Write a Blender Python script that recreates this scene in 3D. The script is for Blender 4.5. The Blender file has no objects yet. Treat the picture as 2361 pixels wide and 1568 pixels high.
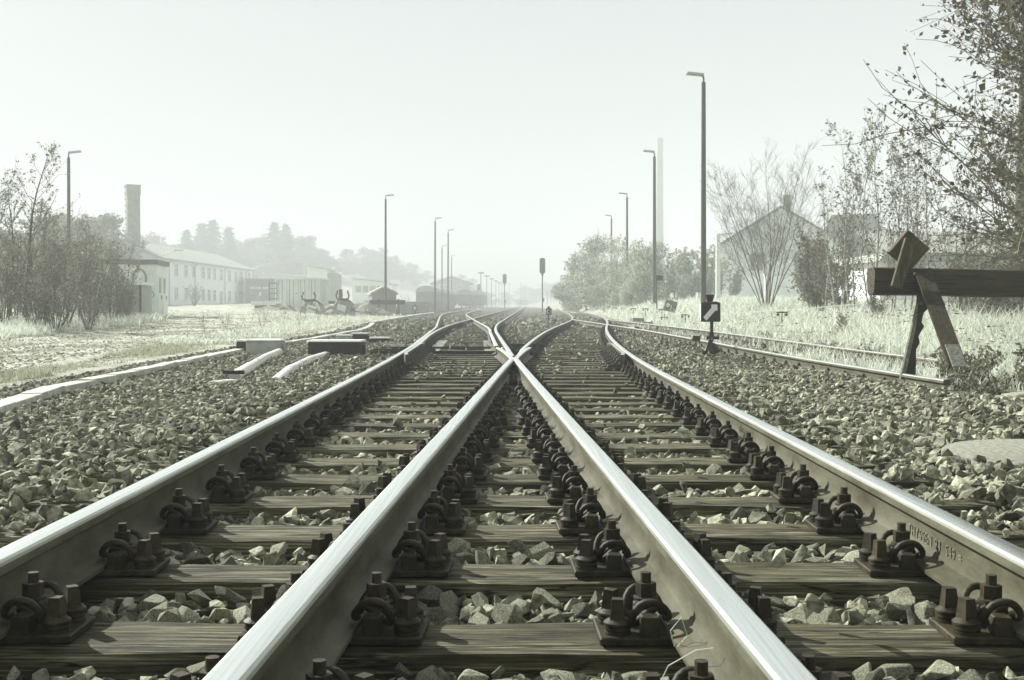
import bpy, bmesh, math, random
import numpy as np
from mathutils import Vector, Matrix, Euler, noise as mnoise
R = math.radians
sc = bpy.context.scene
COL = sc.collection

# ------------------------------------------------------------------ camera, world, sun, exposure
F, CX, HY, HS = 2623.0, 1180.5, 730.0, 0.69       # focal length and level horizon in the photo's units, eye height
cam_d = bpy.data.cameras.new('camera'); cam = bpy.data.objects.new('camera', cam_d); COL.objects.link(cam)
cam_d.sensor_width = 36; cam_d.lens = 36 * F / 2361.0
cam_d.clip_start = 0.05; cam_d.clip_end = 4000
cam.location = (0, 0, HS); cam.rotation_euler = (math.pi/2 - math.atan(54/F), 0, 0)
cam_d.dof.use_dof = True; cam_d.dof.focus_distance = 5.0; cam_d.dof.aperture_fstop = 18
sc.camera = cam
SUN_EL, SUN_AZ = R(33), R(-52)                    # azimuth from straight ahead, minus = to the left
w = bpy.data.worlds.new('World'); sc.world = w; w.use_nodes = True
nt = w.node_tree; bg = nt.nodes['Background']
sky = nt.nodes.new('ShaderNodeTexSky'); sky.sky_type = 'NISHITA'; sky.sun_disc = False
sky.sun_elevation = SUN_EL; sky.sun_rotation = SUN_AZ; sky.dust_density = 6; sky.air_density = 1.5
hsv = nt.nodes.new('ShaderNodeHueSaturation'); hsv.inputs['Saturation'].default_value = .1
mx = nt.nodes.new('ShaderNodeMix'); mx.data_type = 'RGBA'; mx.inputs['Factor'].default_value = .93
nt.links.new(sky.outputs[0], hsv.inputs['Color']); nt.links.new(hsv.outputs[0], mx.inputs['A'])
mx.inputs['B'].default_value = (1.66, 1.77, 1.83, 1)
nt.links.new(mx.outputs['Result'], bg.inputs['Color']); bg.inputs['Strength'].default_value = .1
sun_d = bpy.data.lights.new('sun', 'SUN'); sun_d.energy = 5.0; sun_d.angle = R(.8); sun_d.color = (1, .99, .955)
sun = bpy.data.objects.new('sun', sun_d); COL.objects.link(sun)
to_sun = Vector((math.sin(SUN_AZ)*math.cos(SUN_EL), math.cos(SUN_AZ)*math.cos(SUN_EL), math.sin(SUN_EL)))
sun.rotation_euler = (-to_sun).to_track_quat('-Z', 'Y').to_euler(); sun.location = to_sun*30
sc.view_settings.view_transform = 'Standard'; sc.view_settings.look = 'None'
sc.view_settings.exposure = 1.5; sc.view_settings.gamma = 1
HAZE = .0036
cy = sc.cycles
cy.max_bounces = 6; cy.diffuse_bounces = 3; cy.glossy_bounces = 3; cy.transmission_bounces = 4
cy.transparent_max_bounces = 8; cy.volume_bounces = 2; cy.use_denoising = True
try: cy.denoiser = 'OPENIMAGEDENOISE'
except Exception: pass
cy.sample_clamp_indirect = 4

# ------------------------------------------------------------------ materials
def mat(name, c1, c2=None, scale=8, rough=.8, metal=0, bump=0, bscale=None, stretch=(1,1,1), spec=.3, contrast=(.35,.65), tone=0, trans=0, detail=6, dist=.01):
    m = bpy.data.materials.new(name); m.use_nodes = True
    t = m.node_tree; N = t.nodes; L = t.links; b = N['Principled BSDF']
    b.inputs['Roughness'].default_value = rough; b.inputs['Metallic'].default_value = metal
    b.inputs['Specular IOR Level'].default_value = spec
    tc = N.new('ShaderNodeTexCoord'); mp = N.new('ShaderNodeMapping'); mp.inputs['Scale'].default_value = stretch
    L.new(tc.outputs['Object'], mp.inputs['Vector'])
    col = None
    if c2 is not None:
        n = N.new('ShaderNodeTexNoise'); n.inputs['Scale'].default_value = scale; n.inputs['Detail'].default_value = detail
        n.inputs['Roughness'].default_value = .65
        L.new(mp.outputs[0], n.inputs['Vector'])
        r = N.new('ShaderNodeValToRGB'); r.color_ramp.elements[0].position = contrast[0]; r.color_ramp.elements[1].position = contrast[1]
        r.color_ramp.elements[0].color = (*c1, 1); r.color_ramp.elements[1].color = (*c2, 1)
        L.new(n.outputs['Fac'], r.inputs[0]); col = r.outputs[0]
    else:
        b.inputs['Base Color'].default_value = (*c1, 1)
    if tone:
        at = N.new('ShaderNodeAttribute'); at.attribute_name = 'tone'
        oi = N.new('ShaderNodeObjectInfo')
        ad = N.new('ShaderNodeMath'); ad.operation = 'ADD'; L.new(at.outputs['Fac'], ad.inputs[0]); L.new(oi.outputs['Random'], ad.inputs[1])
        fr = N.new('ShaderNodeMath'); fr.operation = 'FRACT'; L.new(ad.outputs[0], fr.inputs[0])
        mr = N.new('ShaderNodeMapRange'); mr.inputs['To Min'].default_value = 1-tone; mr.inputs['To Max'].default_value = 1+tone
        L.new(fr.outputs[0], mr.inputs['Value'])
        vm = N.new('ShaderNodeVectorMath'); vm.operation = 'SCALE'
        if col is not None: L.new(col, vm.inputs[0])
        else: vm.inputs[0].default_value = c1
        L.new(mr.outputs[0], vm.inputs['Scale']); col = vm.outputs[0]
    if col is not None: L.new(col, b.inputs['Base Color'])
    if bump:
        n2 = N.new('ShaderNodeTexNoise'); n2.inputs['Scale'].default_value = bscale or scale*3; n2.inputs['Detail'].default_value = 5
        L.new(mp.outputs[0], n2.inputs['Vector'])
        bp = N.new('ShaderNodeBump'); bp.inputs['Strength'].default_value = bump; bp.inputs['Distance'].default_value = dist
        L.new(n2.outputs['Fac'], bp.inputs['Height']); L.new(bp.outputs[0], b.inputs['Normal'])
    if trans:
        o = N['Material Output']; tr = N.new('ShaderNodeBsdfTranslucent'); ms = N.new('ShaderNodeMixShader'); ms.inputs[0].default_value = trans
        if col is not None: L.new(col, tr.inputs['Color'])
        else: tr.inputs['Color'].default_value = (*c1, 1)
        L.new(b.outputs[0], ms.inputs[1]); L.new(tr.outputs[0], ms.inputs[2]); L.new(ms.outputs[0], o.inputs['Surface'])
    return m

M = {}
M['stone']  = mat('ballast_stone', (.05,.040,.014), (.345,.355,.26), scale=26, rough=.9, bump=.9, bscale=70, tone=.6, spec=.25, dist=.006, contrast=(.3,.66))
M['bed']    = mat('ballast_bed_gap_shade', (.020,.014,.004), (.11,.10,.06), scale=22, rough=.95, bump=.8, bscale=30, dist=.03)  # bed coloured dark to put shade into the gaps between stones
def wood_mat(name, dark, mid, pale, tone=.3):
    m = mat(name, dark, pale, scale=2.2, rough=.85, stretch=(1.3,58,58), bump=1, bscale=2.2, spec=.18, contrast=(.30,.70), tone=0, detail=10, dist=.006)
    t = m.node_tree; N = t.nodes; L = t.links; b = N['Principled BSDF']
    grain = [n for n in N if n.type == 'VALTORGB'][0]; tc = [n for n in N if n.type == 'TEX_COORD'][0]
    e = grain.color_ramp.elements.new(.52); e.color = (*mid, 1)
    oi = N.new('ShaderNodeObjectInfo'); sh = N.new('ShaderNodeVectorMath'); sh.operation = 'ADD'; L.new(tc.outputs['Object'], sh.inputs[0]); L.new(oi.outputs['Location'], sh.inputs[1])
    for n in N:
        if n.type == 'MAPPING': L.new(sh.outputs[0], n.inputs['Vector'])
    p = N.new('ShaderNodeTexNoise'); p.inputs['Scale'].default_value = 3.6; p.inputs['Detail'].default_value = 8; p.inputs['Roughness'].default_value = .7; mp = N.new('ShaderNodeMapping'); mp.inputs['Scale'].default_value = (.9,4.5,4.5)
    L.new(sh.outputs[0], mp.inputs['Vector']); L.new(mp.outputs[0], p.inputs['Vector'])
    mr = N.new('ShaderNodeMapRange'); mr.inputs['From Min'].default_value = .38; mr.inputs['From Max'].default_value = .66; mr.inputs['To Min'].default_value = .45; mr.inputs['To Max'].default_value = 1.9
    L.new(p.outputs['Fac'], mr.inputs['Value'])
    mr2 = N.new('ShaderNodeMapRange'); mr2.inputs['To Min'].default_value = 1-tone; mr2.inputs['To Max'].default_value = 1+tone; L.new(oi.outputs['Random'], mr2.inputs['Value'])
    mu = N.new('ShaderNodeMath'); mu.operation = 'MULTIPLY'; L.new(mr.outputs[0], mu.inputs[0]); L.new(mr2.outputs[0], mu.inputs[1])
    ck = N.new('ShaderNodeTexNoise'); ck.inputs['Scale'].default_value = 1.3; ck.inputs['Detail'].default_value = 4; mc = N.new('ShaderNodeMapping'); mc.inputs['Scale'].default_value = (.8,13,13)
    L.new(sh.outputs[0], mc.inputs['Vector']); L.new(mc.outputs[0], ck.inputs['Vector'])
    ca = N.new('ShaderNodeMath'); ca.operation = 'SUBTRACT'; ca.inputs[1].default_value = .5; L.new(ck.outputs['Fac'], ca.inputs[0]); cb_ = N.new('ShaderNodeMath'); cb_.operation = 'ABSOLUTE'; L.new(ca.outputs[0], cb_.inputs[0])
    cm = N.new('ShaderNodeMapRange'); cm.inputs['From Min'].default_value = .003; cm.inputs['From Max'].default_value = .013; cm.inputs['To Min'].default_value = .15; L.new(cb_.outputs[0], cm.inputs['Value'])
    m3 = N.new('ShaderNodeMath'); m3.operation = 'MULTIPLY'; L.new(mu.outputs[0], m3.inputs[0]); L.new(cm.outputs[0], m3.inputs[1]); mu = m3
    vm = N.new('ShaderNodeVectorMath'); vm.operation = 'SCALE'; L.new(grain.outputs[0], vm.inputs[0]); L.new(mu.outputs[0], vm.inputs['Scale']); L.new(vm.outputs[0], b.inputs['Base Color'])
    return m
M['wood'] = wood_mat('sleeper_timber', (.017,.0135,.005), (.066,.060,.031), (.27,.27,.20))
M['steel']  = mat('rusty_rail_steel', (.033,.027,.010), (.122,.120,.078), scale=9, rough=.62, bump=.6, bscale=110, spec=.22, stretch=(1,.35,1), dist=.002, contrast=(.28,.68), detail=10)
M['letter'] = mat('raised_lettering_steel', (.17,.165,.115), rough=.6, spec=.2)
M['polish'] = mat('polished_rail_top', (.70,.735,.70), (.92,.96,.93), scale=4, rough=.27, metal=1, stretch=(30,.25,30), bump=.05, bscale=8)
M['dull']   = mat('dull_rail_shoulder', (.36,.375,.33), (.52,.55,.49), scale=6, rough=.40, metal=.75, stretch=(10,.4,10))
M['iron']   = mat('dark_iron', (.010,.0075,.002), (.046,.038,.017), scale=30, rough=.6, bump=.4, bscale=120, spec=.25, dist=.003, tone=.3)
M['bracket'] = mat('worn_bracket_iron', (.03,.023,.01), (.11,.10,.065), scale=14, rough=.5, spec=.4)
M['black']  = mat('black_paint', (.010,.007,.003), (.03,.024,.012), scale=20, rough=.55, bump=.1)
M['bright'] = mat('bright_slide_plate', (.45,.47,.42), (.66,.69,.64), scale=12, rough=.4, metal=.8)
M['conc']   = mat('pale_concrete', (.30,.31,.25), (.54,.57,.50), scale=7, rough=.9, bump=.4, bscale=60)
M['lid']    = mat('rough_concrete_lid', (.10,.10,.07), (.27,.275,.22), scale=40, rough=.95, bump=.8, bscale=90, dist=.006)
M['grey']   = mat('grey_casing', (.30,.31,.26), (.42,.44,.38), scale=9, rough=.6, bump=.1)
M['topw']   = mat('pale_paint_and_lit_top', (.60,.63,.58), (.74,.77,.72), scale=9, rough=.5)  # real pale surfaces, and box tops coloured as if lit
M['pipe']   = mat('old_plastic_pipe', (.46,.47,.40), (.68,.71,.65), scale=14, rough=.6, bump=.1)
M['white']  = mat('white_render', (.80,.84,.81), (.86,.89,.87), scale=.6, rough=.9)
M['wpaint'] = mat('white_paint', (.80,.84,.82), rough=.5)
M['shed']   = mat('pale_sheet_metal', (.66,.70,.65), (.78,.81,.77), scale=2, rough=.55, bump=.05)
M['cont']   = mat('weathered_container_paint', (.60,.64,.57), (.74,.78,.72), scale=1.6, rough=.6, stretch=(1,1,.4))
M['roof']   = mat('grey_roof', (.26,.28,.23), (.36,.38,.33), scale=2, rough=.85)
M['brick']  = mat('sooty_brick', (.15,.155,.11), (.26,.27,.21), scale=1.5, rough=.9)
M['glass']  = mat('dim_window_glass', (.22,.24,.205), rough=.2, spec=.6)
M['frame']  = mat('window_frame', (.72,.76,.73), rough=.6)
M['darkwood'] = mat('dark_buffer_timber', (.012,.008,.003), (.075,.064,.036), scale=2.4, rough=.75, stretch=(.8,9,14), bump=1, bscale=4, contrast=(.3,.75), detail=9, dist=.02)
M['olddark'] = mat('dark_old_board', (.03,.024,.011), (.10,.09,.055), scale=3, rough=.8, stretch=(10,10,1), bump=.5)
M['plank']  = mat('weathered_plank', (.16,.15,.1), (.34,.34,.27), scale=2.5, rough=.85, stretch=(8,8,.5), bump=.4)
M['mast']   = mat('mast_steel', (.03,.025,.012), (.075,.066,.038), scale=6, rough=.6, stretch=(4,4,.5))
M['far']    = mat('far_grey_wall', (.30,.31,.26), (.38,.40,.35), scale=.5, rough=.9)
M['wagon']  = mat('wagon_body', (.085,.08,.05), (.15,.145,.1), scale=1.2, rough=.7)
M['bark']   = mat('dark_bark', (.04,.033,.017), (.12,.11,.07), scale=14, rough=.9, bump=.5)
M['twig']   = mat('grey_twig', (.09,.08,.05), (.19,.18,.13), scale=9, rough=.9)
M['birch']  = mat('pale_birch_bark', (.16,.15,.11), (.5,.52,.46), scale=5, rough=.85, stretch=(1,1,2.5))
M['leafd']  = mat('dark_autumn_leaf', (.10,.092,.05), rough=.6, trans=.35, tone=.6)
M['leafm']  = mat('olive_leaf', (.16,.16,.105), rough=.65, trans=.4, tone=.6)
M['leafl']  = mat('pale_leaf', (.34,.36,.27), rough=.7, trans=.4, tone=.5)
M['needle'] = mat('conifer_needles', (.05,.052,.032), rough=.8, tone=.4)
M['straw']  = mat('dry_straw_grass', (.60,.64,.54), rough=.75, trans=.4, tone=.4)
M['grass']  = mat('short_faded_grass', (.34,.35,.25), rough=.8, trans=.35, tone=.45)
M['ground'] = mat('trodden_earth_and_grass', (.17,.165,.11), (.44,.45,.36), scale=.9, rough=.95, bump=.8, bscale=14, contrast=(.32,.68), detail=10, dist=.05)
M['road']   = mat('pale_sandy_track', (.13,.12,.07), (.46,.48,.39), scale=.8, rough=.95, bump=.8, bscale=9, stretch=(1.6,.5,1), contrast=(.34,.6), detail=10, dist=.04)
M['board']  = mat('grey_sign_back', (.13,.125,.085), (.2,.195,.15), scale=6, rough=.6)
M['rubble'] = mat('rubble_heap', (.1,.095,.06), (.4,.41,.34), scale=9, rough=.95, bump=1, bscale=20, dist=.08)
M['scrap']  = mat('rusty_scrap', (.09,.08,.045), (.36,.37,.30), scale=4, rough=.8, bump=.3)
M['ink']    = mat('faded_spray_paint', (.22,.225,.17), rough=.7)

# ------------------------------------------------------------------ terrain height
def spl(t, k=2.0): return np.logaddexp(0, np.asarray(t, float)/k)*k
def ss(a, b, x):
    t = np.clip((np.asarray(x, float)-a)/(b-a), 0, 1); return t*t*(3-2*t)
def base(y): return .0112*spl(np.asarray(y, float)-13.5)
def H(x, y):
    x = np.asarray(x, float); y = np.asarray(y, float)
    z = base(y) + .006*spl(y-13.5)*ss(-8, -15, x)
    z = z + .42*ss(5.4, 8.5, x)*ss(10, 17, y) + .55*ss(6.5, 13, x)*ss(24, 60, y)
    z = z + .26*np.exp(-((x-4.9)/.8)**2-((y-9.3)/.55)**2)
    z = z + .075*spl(y-215, 15)*ss(-12, -60, x)*ss(900, 400, y) + .03*spl(y-330, 20)*ss(0, 50, x)*ss(900, 500, y)
    return z
def Hf(x, y): return float(H(x, y))
def PX(px, y): return (px-CX)/F*y                 # sideways offset of something seen at that column at that distance
LX = np.array([(-20,-4.4),(0,-4.6),(8,-5.1),(12,-5.5),(20,-5.9),(34,-5.9),(50,-6.9),(100,-8.2),(160,-10),(260,-11),(900,-11)], float)
RX = np.array([(-20,4.6),(0,4.6),(8.5,4.3),(10.5,3.9),(14,3.95),(20,4.7),(40,5.4),(60,5.9),(100,7.5),(160,9),(260,14),(900,14)], float)
def lx(y): return np.interp(y, LX[:,0], LX[:,1])
def rx(y): return np.interp(y, RX[:,0], RX[:,1])

# ------------------------------------------------------------------ mesh helpers
class MB:
    def __init__(s): s.v = []; s.f = []; s.m = []
    def add(s, vs, fs, mi=0):
        o = len(s.v); s.v += [tuple(v) for v in vs]; s.f += [tuple(i+o for i in f) for f in fs]; s.m += [mi]*len(fs); return s
    def box(s, c, d, rot=None, mi=0, top=(1,1), shift=(0,0)):
        hx, hy, hz = d[0]/2, d[1]/2, d[2]/2; vs = []
        for z in (-1, 1):
            kx, ky = (top if z > 0 else (1,1)); sx, sy = (shift if z > 0 else (0,0))
            for x, y in ((-1,-1),(1,-1),(1,1),(-1,1)): vs.append(Vector((x*hx*kx+sx, y*hy*ky+sy, z*hz)))
        if rot is not None:
            e = Euler(rot).to_matrix(); vs = [e@v for v in vs]
        c = Vector(c)
        return s.add([v+c for v in vs], [(3,2,1,0),(4,5,6,7),(0,1,5,4),(1,2,6,5),(2,3,7,6),(3,0,4,7)], mi)
    def bar(s, p0, p1, wx, wz, mi=0, up=(0,0,1)):
        p0, p1 = Vector(p0), Vector(p1); d = (p1-p0).normalized(); u = Vector(up)
        a = d.cross(u)
        if a.length < 1e-4: a = d.cross(Vector((1,0,0)))
        a.normalize(); b = a.cross(d)
        vs = []
        for p in (p0, p1):
            for x, y in ((-1,-1),(1,-1),(1,1),(-1,1)): vs.append(p + a*x*wx/2 + b*y*wz/2)
        return s.add(vs, [(3,2,1,0),(4,5,6,7),(0,1,5,4),(1,2,6,5),(2,3,7,6),(3,0,4,7)], mi)
    def cyl(s, p0, p1, r0, r1=None, n=8, mi=0, caps=True, a0=0):
        r1 = r0 if r1 is None else r1
        p0, p1 = Vector(p0), Vector(p1); d = (p1-p0).normalized()
        a = d.orthogonal().normalized() if abs(d.z) < .99 else Vector((1,0,0)); a = (a - d*a.dot(d)).normalized(); b = d.cross(a)
        vs = [p + (a*math.cos(a0+2*math.pi*i/n)+b*math.sin(a0+2*math.pi*i/n))*r for p, r in ((p0,r0),(p1,r1)) for i in range(n)]
        fs = [(i, (i+1)%n, n+(i+1)%n, n+i) for i in range(n)]
        if caps: fs += [tuple(range(n-1,-1,-1)), tuple(range(n, 2*n))]
        return s.add(vs, fs, mi)
    def tube(s, pts, r, n=6, mi=0):
        pts = [Vector(p) for p in pts]; rs = r if isinstance(r, (list, tuple)) else [r]*len(pts); vs = []; prev = None
        for i, p in enumerate(pts):
            d = (pts[min(i+1, len(pts)-1)]-pts[max(i-1, 0)]).normalized()
            a = d.orthogonal() if prev is None else prev - d*prev.dot(d)
            a.normalize(); prev = a; b = d.cross(a)
            vs += [p + (a*math.cos(2*math.pi*k/n)+b*math.sin(2*math.pi*k/n))*rs[i] for k in range(n)]
        fs = [(i*n+k, i*n+(k+1)%n, (i+1)*n+(k+1)%n, (i+1)*n+k) for i in range(len(pts)-1) for k in range(n)]
        fs += [tuple(range(n-1,-1,-1)), tuple(range((len(pts)-1)*n, len(pts)*n))]
        return s.add(vs, fs, mi)
    def prism(s, poly, y0, y1, mi=0, mapf=None):     # poly in (x, z), pushed along y
        n = len(poly); vs = [(x, y0, z) for x, z in poly]+[(x, y1, z) for x, z in poly]
        if mapf: vs = [mapf(v) for v in vs]
        return s.add(vs, [tuple(range(n)), tuple(range(2*n-1, n-1, -1))]+[((i+1)%n, i, n+i, n+(i+1)%n) for i in range(n)], mi)
    def lathe(s, prof, n=16, c=(0,0,0), mi=0):
        c = Vector(c); vs = [c+Vector((r*math.cos(2*math.pi*k/n), r*math.sin(2*math.pi*k/n), z)) for r, z in prof for k in range(n)]
        fs = [(i*n+k, i*n+(k+1)%n, (i+1)*n+(k+1)%n, (i+1)*n+k) for i in range(len(prof)-1) for k in range(n)]
        fs += [tuple(range(n-1,-1,-1)), tuple(range((len(prof)-1)*n, len(prof)*n))]
        return s.add(vs, fs, mi)
    def mesh(s, name, mats, smooth=None, bevel=0):
        me = bpy.data.meshes.new(name); me.from_pydata(s.v, [], s.f)
        for m in mats: me.materials.append(m)
        me.polygons.foreach_set('material_index', s.m)
        if bevel:
            bm = bmesh.new(); bm.from_mesh(me)
            bmesh.ops.bevel(bm, geom=bm.edges[:], offset=bevel, segments=1, affect='EDGES', clamp_overlap=True)
            bm.to_mesh(me); bm.free()
        if smooth is not None:
            me.shade_smooth(); me.set_sharp_from_angle(angle=R(smooth))
        me.update(); return me
    def build(s, name, mats, parent=None, smooth=None, bevel=0):
        mats = mats if isinstance(mats, (list, tuple)) else [mats]
        return link(name, s.mesh(name, mats, smooth, bevel), parent)

def link(name, data, parent=None, loc=(0,0,0), rz=0):
    o = bpy.data.objects.new(name, data); COL.objects.link(o); o.location = loc; o.rotation_euler = (0,0,rz)
    if parent is not None: o.parent = parent
    return o
def tag(o, label=None, cat=None, group=None, kind=None):
    if label: o['label'] = label
    if cat: o['category'] = cat
    if group: o['group'] = group
    if kind: o['kind'] = kind
    return o
def thing(name, label, cat, loc=(0,0,0), rz=0, group=None):
    return tag(link(name, None, None, loc, rz), label, cat, group)
def copy_tree(o, parent=None):
    c = o.copy(); COL.objects.link(c); c.parent = parent
    for ch in o.children: copy_tree(ch, c)
    return c
def np_mesh(name, V, Fq, mats, tone=None, mi=None, smooth=False):
    """V (n,3), Fq (m,k) with one k"""
    me = bpy.data.meshes.new(name); k = Fq.shape[1]; m = len(Fq)
    me.vertices.add(len(V)); me.vertices.foreach_set('co', np.ascontiguousarray(V, np.float32).ravel())
    me.loops.add(m*k); me.loops.foreach_set('vertex_index', np.ascontiguousarray(Fq, np.int32).ravel())
    me.polygons.add(m); me.polygons.foreach_set('loop_start', np.arange(0, m*k, k, dtype=np.int32))
    for x in mats: me.materials.append(x)
    if mi is not None: me.polygons.foreach_set('material_index', np.ascontiguousarray(mi, np.int32))
    me.update(calc_edges=True)
    if tone is not None:
        a = me.attributes.new('tone', 'FLOAT', 'POINT'); a.data.foreach_set('value', np.ascontiguousarray(tone, np.float32))
    if not smooth: me.shade_flat()
    return me

# ------------------------------------------------------------------ haze and ground
hz = bpy.data.materials.new('morning_haze'); hz.use_nodes = True
for n in list(hz.node_tree.nodes):
    if n.type == 'BSDF_PRINCIPLED': hz.node_tree.nodes.remove(n)
pv = hz.node_tree.nodes.new('ShaderNodeVolumePrincipled'); pv.inputs['Density'].default_value = HAZE
pv.inputs['Color'].default_value = (.66,.695,.70,1); pv.inputs['Anisotropy'].default_value = 0
hz.node_tree.links.new(pv.outputs[0], hz.node_tree.nodes['Material Output'].inputs['Volume'])
tag(MB().box((0,420,30), (760,1000,66)).build('haze', hz), kind='stuff')

def sheet(name, xs_of_y, ys, zf, m, kind='structure'):
    V = []; nx = None
    for y in ys:
        xs = xs_of_y(y); nx = len(xs)
        z = zf(xs, np.full(nx, y)); V.append(np.stack([xs, np.full(nx, y), z], 1))
    V = np.concatenate(V); ny = len(ys)
    i = np.arange(ny-1)[:,None]*nx + np.arange(nx-1)[None,:]; i = i.ravel()
    Fq = np.stack([i, i+1, i+nx+1, i+nx], 1)
    return tag(link(name, np_mesh(name, V, Fq, [m], smooth=True)), kind=kind)
def wob(x, y, s, a):
    return np.array([mnoise.noise((xx*s, yy*s, 0))*a for xx, yy in zip(np.ravel(x), np.ravel(y))])
ys = np.concatenate([np.linspace(-12, 60, 110), np.geomspace(61.5, 915, 70)])
tx = np.concatenate([-np.geomspace(14, 375, 26)[::-1], np.linspace(-13.2, 15, 72), np.geomspace(16, 375, 24)])
def ground_z(x, y):
    ins = ss(0, -1.2, np.maximum(lx(y)-x, x-rx(y)))
    return H(x, y) - .03 - .13*ins + wob(x, y, .45, .05)*(1-ins)
sheet('ground', lambda y: tx, ys, ground_z, M['ground'])
def bed_z(x, y):
    e = np.maximum(lx(y)-x, x-rx(y))                # minus inside
    out = ss(-1.25, -2.1, x)+ss(1.25, 2.1, x)
    return base(y) - .105 + .10*ss(15,11,y)*np.exp(-((x-3.30)/.42)**2) + .05*ss(1.15, 1.9, np.abs(x-np.where(y > 12, (y-12)*.012, 0)))*ss(40, 25, y) + .03*ss(22, 40, y) - .16*ss(-.7, .1, e)
bed_y = np.concatenate([np.linspace(-4, 40, 150), np.linspace(41, 300, 90)])
BED = sheet('ballast_bed', lambda y: np.linspace(lx(y), rx(y), 48), bed_y, bed_z, M['bed'])

def ribbon(name, pts, width, m, dz, n=60, edge=.5, cross=14):
    pts = np.array(pts, float); t = np.linspace(0, len(pts)-1, n); k = np.arange(len(pts))
    x = np.interp(t, k, pts[:,0]); y = np.interp(t, k, pts[:,1])
    for _ in range(6):
        x[1:-1] = (x[:-2]+2*x[1:-1]+x[2:])/4; y[1:-1] = (y[:-2]+2*y[1:-1]+y[2:])/4
    w = np.interp(t, k, width); dx = np.gradient(x); dy = np.gradient(y); l = np.hypot(dx, dy); nx, ny = dy/l, -dx/l
    V = []
    for i in range(n):
        u = np.linspace(-.5, .5, cross)*w[i]
        e = mnoise.noise((i*.55, 3, 0))*edge, mnoise.noise((i*.55, 9, 0))*edge
        u = u + np.where(u < 0, e[0], e[1])*np.abs(u)/(w[i]/2)
        X = x[i]+nx[i]*u; Y = y[i]+ny[i]*u
        rut = -.05*np.exp(-((np.abs(u)-.8)/.25)**2)
        V.append(np.stack([X, Y, ground_z(X, Y)+dz+rut - .08*(np.abs(u) > .45*w[i])], 1))
    V = np.concatenate(V); i = (np.arange(n-1)[:,None]*cross+np.arange(cross-1)[None,:]).ravel()
    return tag(link(name, np_mesh(name, V, np.stack([i, i+cross, i+cross+1, i+1], 1), [m], smooth=True)), kind='structure')
ribbon('dirt_road', [(-6.9,9),(-8.2,17),(-9.6,26),(-10.4,36),(-12.2,48),(-17.5,68),(-26,92),(-34,116),(-37,150)], [3.2,3.6,4,4,4.4,6,9,10,8], M['road'], .06)

# ------------------------------------------------------------------ track lines
def head_line(x0, kn):
    yy = np.linspace(-6, 420, 4261); h = np.interp(yy, [a for a, _ in kn], [b for _, b in kn])
    x = np.concatenate([[0], np.cumsum((h[1:]+h[:-1])/2*np.diff(yy))]); x += x0 - np.interp(0, yy, x)
    return lambda y: np.interp(y, yy, x)
cA = head_line(-.302, [(0,-.0301),(26,-.0301),(42,.0155),(420,.0145)])
cB = head_line(.290, [(0,.0333),(10,.0333),(36,.092),(44,.080),(60,.045),(85,.03),(420,.026)])
def spline(pts):
    p = np.array(pts, float); yy = np.linspace(p[0,0], p[-1,0], 2000); x = np.interp(yy, p[:,0], p[:,1])
    step = (yy[1]-yy[0])
    for k, wd in ((1, 5.0),):
        n = max(3, int(wd/step)|1); ker = np.hanning(n+2)[1:-1]; ker /= ker.sum()
        xp = np.concatenate([np.full(n//2, 0)+x[0]-(x[1]-x[0])*np.arange(n//2, 0, -1), x, x[-1]+(x[-1]-x[-2])*np.arange(1, n//2+1)])
        x = np.convolve(xp, ker, 'valid')
    return lambda y: np.interp(y, yy, x)
cC = spline([(-6, float(cA(-6))),(18, float(cA(18))),(26,-1.17),(33.4,-1.47),(44.8,-2.15),(61,-3.1),(75,-3.8),(93,-4.15),(115,-4.2),(137,-4.6),(170,-5.9),(205,-7.6),(240,-8.5),(420,-8.6)])
cD = spline([(8,4.36),(20,4.31),(29,4.22),(36,3.98),(40,3.78),(45,3.58),(50,float(cB(50))),(56,float(cB(56)))])
cE = spline([(70,-9.0),(86,-8.9),(115,-8.5),(190,-8.5),(420,-8.6)])
G = .7535
L1 = lambda y: cA(y)-G
R2 = lambda y: cA(y)+G
L2 = lambda y: cB(y)-G
R1 = lambda y: cB(y)+G
ZR = .018
HALF = [(.0625,0),(.0625,.010),(.045,.016),(.0145,.027),(.0080,.042),(.0070,.070),(.0090,.100),(.0145,.110),(.0335,.117),(.0335,.1355),(.0312,.1425),(.0255,.1470),(.0150,.1488)]
PROF = [(-x, z) for x, z in HALF] + [(x, z) for x, z in HALF[::-1]]     # open at the foot, closed by the last face
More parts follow.
